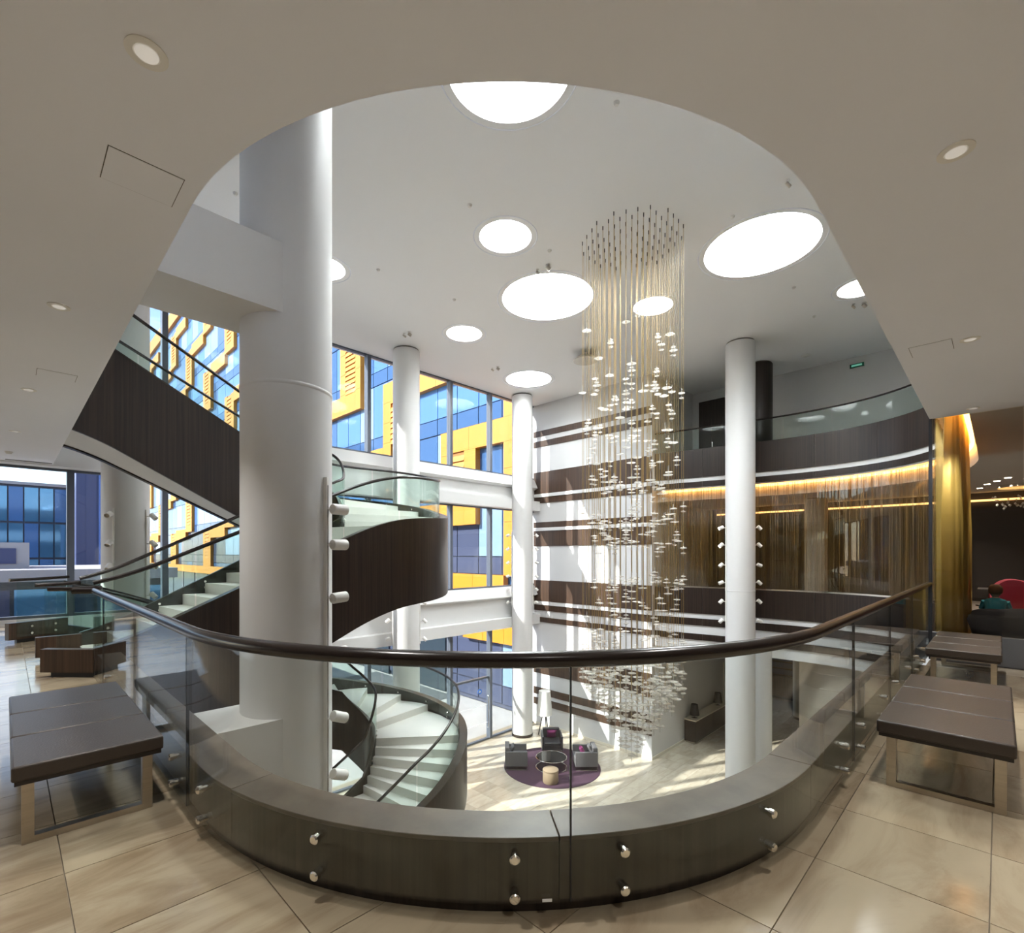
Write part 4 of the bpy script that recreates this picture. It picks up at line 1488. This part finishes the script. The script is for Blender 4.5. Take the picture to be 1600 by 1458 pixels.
# rows of glazing: tall pane + short spandrel
rows = []
z = G
ROWH = 4.0
zr = [-6.0, -2.9, 0.45, 4.3, 8.3, 12.7, 16.7, 20.7, 24.7, 28.7, 32.6]
for (ya, yb) in ybs:
    for k in range(len(zr)):
        z0 = zr[k]
        z1 = (zr[k + 1] if k + 1 < len(zr) else 36.0)
        # only what the windows let one see
        if yb < 45 and z0 > 20:
            continue
        if k == 0 and ya > 34:
            continue
        r_ = prng.random()
        mm = 'pane_blue' if r_ < 0.5 else ('pane_pale' if r_ < 0.78 else 'pane_deep')
        if k <= 2:
            mm = 'pane_slate' if r_ < 0.55 else 'pane_pale' if r_ < 0.72 else 'pane_deep'
        zs = z0 + 0.95
        MB().box(WQ + 0.05, WQ + 0.12, ya + 0.03, yb - 0.03, zs, z1 - 0.03).build('window_pane', mm, wing)
        MB().box(WQ + 0.03, WQ + 0.12, ya + 0.03, yb - 0.03, z0 + 0.03, zs - 0.06).build('spandrel_panel', 'pane_deep' if k > 2 else 'pane_slate', wing)


def orange(y0, y1, z0, z1, horizontal, size=1.45):
    """row of cladding panels with open joints"""
    n = max(1, round(((y1 - y0) if horizontal else (z1 - z0)) / size))
    for k in range(n):
        if horizontal:
            a, b_ = y0 + (y1 - y0) * k / n, y0 + (y1 - y0) * (k + 1) / n
            MB().box(WQ - 0.28, WQ + 0.1, a + 0.008, b_ - 0.008, z0, z1).build('cladding_panel', 'orange', wing)
        else:
            a, b_ = z0 + (z1 - z0) * k / n, z0 + (z1 - z0) * (k + 1) / n
            MB().box(WQ - 0.28, WQ + 0.1, y0, y1, a + 0.008, b_ - 0.008).build('cladding_panel', 'orange', wing)


def louvre(y0, y1, z0, z1, pitch, single=True):
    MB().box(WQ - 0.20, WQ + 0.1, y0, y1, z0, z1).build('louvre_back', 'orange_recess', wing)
    n = int((z1 - z0) / pitch)
    mb = MB()
    for k in range(n):
        z = z0 + pitch * k
        vs = [(WQ - 0.20, y0, z + 0.02), (WQ - 0.20, y1, z + 0.02), (WQ - 0.31, y1, z + 0.02), (WQ - 0.31, y0, z + 0.02),
              (WQ - 0.20, y0, z + pitch - 0.035), (WQ - 0.20, y1, z + pitch - 0.035), (WQ - 0.25, y1, z + pitch - 0.035), (WQ - 0.25, y0, z + pitch - 0.035)]
        fs = [(3, 2, 1, 0), (4, 5, 6, 7), (0, 1, 5, 4), (1, 2, 6, 5), (2, 3, 7, 6), (3, 0, 4, 7)]
        if single:
            MB().add(vs, fs).build('louvre_slat', 'orange', wing)
        else:
            mb.add(vs, fs)
    if not single and n:
        o_ = mb.build('louvre_slats', 'orange', wing)
        o_['kind'] = 'stuff'


# near end, read off the photograph
orange(33.1, 33.9, 11.5, 20, False)
louvre(31.7, 33.1, 12.8, 20, 0.34)
orange(31.0, 31.7, 11.5, 20, False)
orange(31.7, 33.1, 11.5, 12.8, True)
orange(33.9, 42.0, 11.5, 12.8, True)
orange(27.2, 28.1, 7.3, 12.4, False)
louvre(25.9, 27.2, 8.4, 11.0, 0.34)
orange(25.2, 25.9, 7.3, 11.0, False)
orange(28.1, 36.5, 7.2, 8.35, True)
orange(16.4, 27.2, 11.0, 12.4, True)
orange(21.4, 22.1, 3.05, 8.2, False)
louvre(20.1, 21.4, 4.3, 7.0, 0.36)
orange(19.2, 20.1, 3.05, 7.0, False)
orange(20.1, 21.4, 3.05, 4.3, True)
orange(16.4, 21.4, 7.0, 8.2, True)
orange(22.1, 30.0, 3.05, 4.3, True)
orange(15.6, 17.15, 0.45, 7.0, False)
orange(15.6, 17.15, 8.2, 11.0, False)
orange(17.15, 40.0, -0.45, 0.45, True, 2.2)
orange(15.6, 20.2, -2.9, -0.47, True, 1.5)
# far run of the zigzag: columns 8.45 m apart, one 4.8 m step each
for k in range(3, 11):
    yc_ = 17.0 + 8.45 * k
    zb = -0.4 if k % 2 == 0 else 4.4
    while zb < 33:
        z0, z1 = zb, min(zb + 4.8, 36.5)
        if z0 < 0.05 and k % 2 == 0:
            z0 = 0.0
        orange(yc_ + 0.75, yc_ + 1.6, z0, z1, False, 2.4)
        louvre(yc_ - 0.65, yc_ + 0.75, z0 + 0.9, z1, 0.42, False)
        orange(yc_ - 1.5, yc_ - 0.65, z0, z1 - 0.0, False, 2.4)
        orange(yc_ - 0.65, yc_ + 0.75, z0, z0 + 0.9, True, 1.5)
        if k > 3 or z1 > 13:
            orange(yc_ - 6.85, yc_ - 1.5, z1 - 1.0, z1 + 0.4, True, 2.7)
        zb += 9.6
orange(60, 106, 35.0, 37.0, True, 6)
MB().box(WQ - 0.3, WQ + 0.1, 40, 106, -0.9, 0.0).build('base_band', 'orange', wing)
for k in range(14):
    MB().box(WQ - 0.05, WQ + 0.12, 22 + k * 5.8, 27.4 + k * 5.8, G, -0.95).build('shop_window', 'dark_shop', wing)

# glass office straight ahead on the left
off_ = thing('office_building', 'blue glass office building outside the left windows', 'building', (-6, 60, G))
MB().box(-40, 4.1, 60.1, 75, G, 7.5).build('wall', 'wing_wall', off_)
MB().box(-40, 4.2, 59.8, 75, 7.5, 7.75).build('roof_edge', 'grey_roof', off_)
for i in range(16):
    xa = -11.6 + i * 0.98
    for k in range(4):
        za = -5.2 + k * 3.15
        MB().box(xa + 0.05, xa + 0.93, 59.95, 60.1, za + 0.08, za + 3.05).build('window_pane', 'office_pane' if (i + k) % 3 else 'pane_blue', off_)
MB().box(4.2, 5.0, 58.5, 60, G, 7.0).build('corner_pier', 'orange', off_)
vb = thing('violet_block', 'violet and blue building behind the left column', 'building', (6, 52, G))
MB().box(4.0, 6.3, 52, 58, G, 14).build('wall', 'violet_wall', vb)
MB().box(4.6, 5.25, 51.95, 52.0, G, 14).build('pilaster', 'violet_wall', vb)
MB().box(5.4, 6.6, 51.8, 57, G, 14).build('blue_bay', 'blue_wall', vb)
MB().box(6.6, 7.2, 51.7, 56, G, 14).build('orange_edge', 'orange', vb)
lowb = thing('low_pavilion', 'low grey flat roofed building across the street on the left', 'building', (-5, 34, G))
MB().box(-20, 6.5, 33, 44, G, 0.2).build('wall', 'dark_shop', lowb)
MB().box(-20, 6.8, 32.4, 44.5, 0.2, 0.75).build('roof', 'grey_roof', lowb)
MB().box(-8, 0.9, 36, 42, 0.75, 2.1).build('roof_house', 'grey_roof', lowb)
MB().box(-7.5, 0.4, 35.95, 36, 1.0, 1.8).build('roof_vent', 'violet_wall', lowb)
for k in range(9):
    MB().box(-12 + k * 2.05, -10.1 + k * 2.05, 32.95, 33, G + 0.3, -0.2).build('window_pane', 'pane_slate' if k % 2 else 'office_pane', lowb)
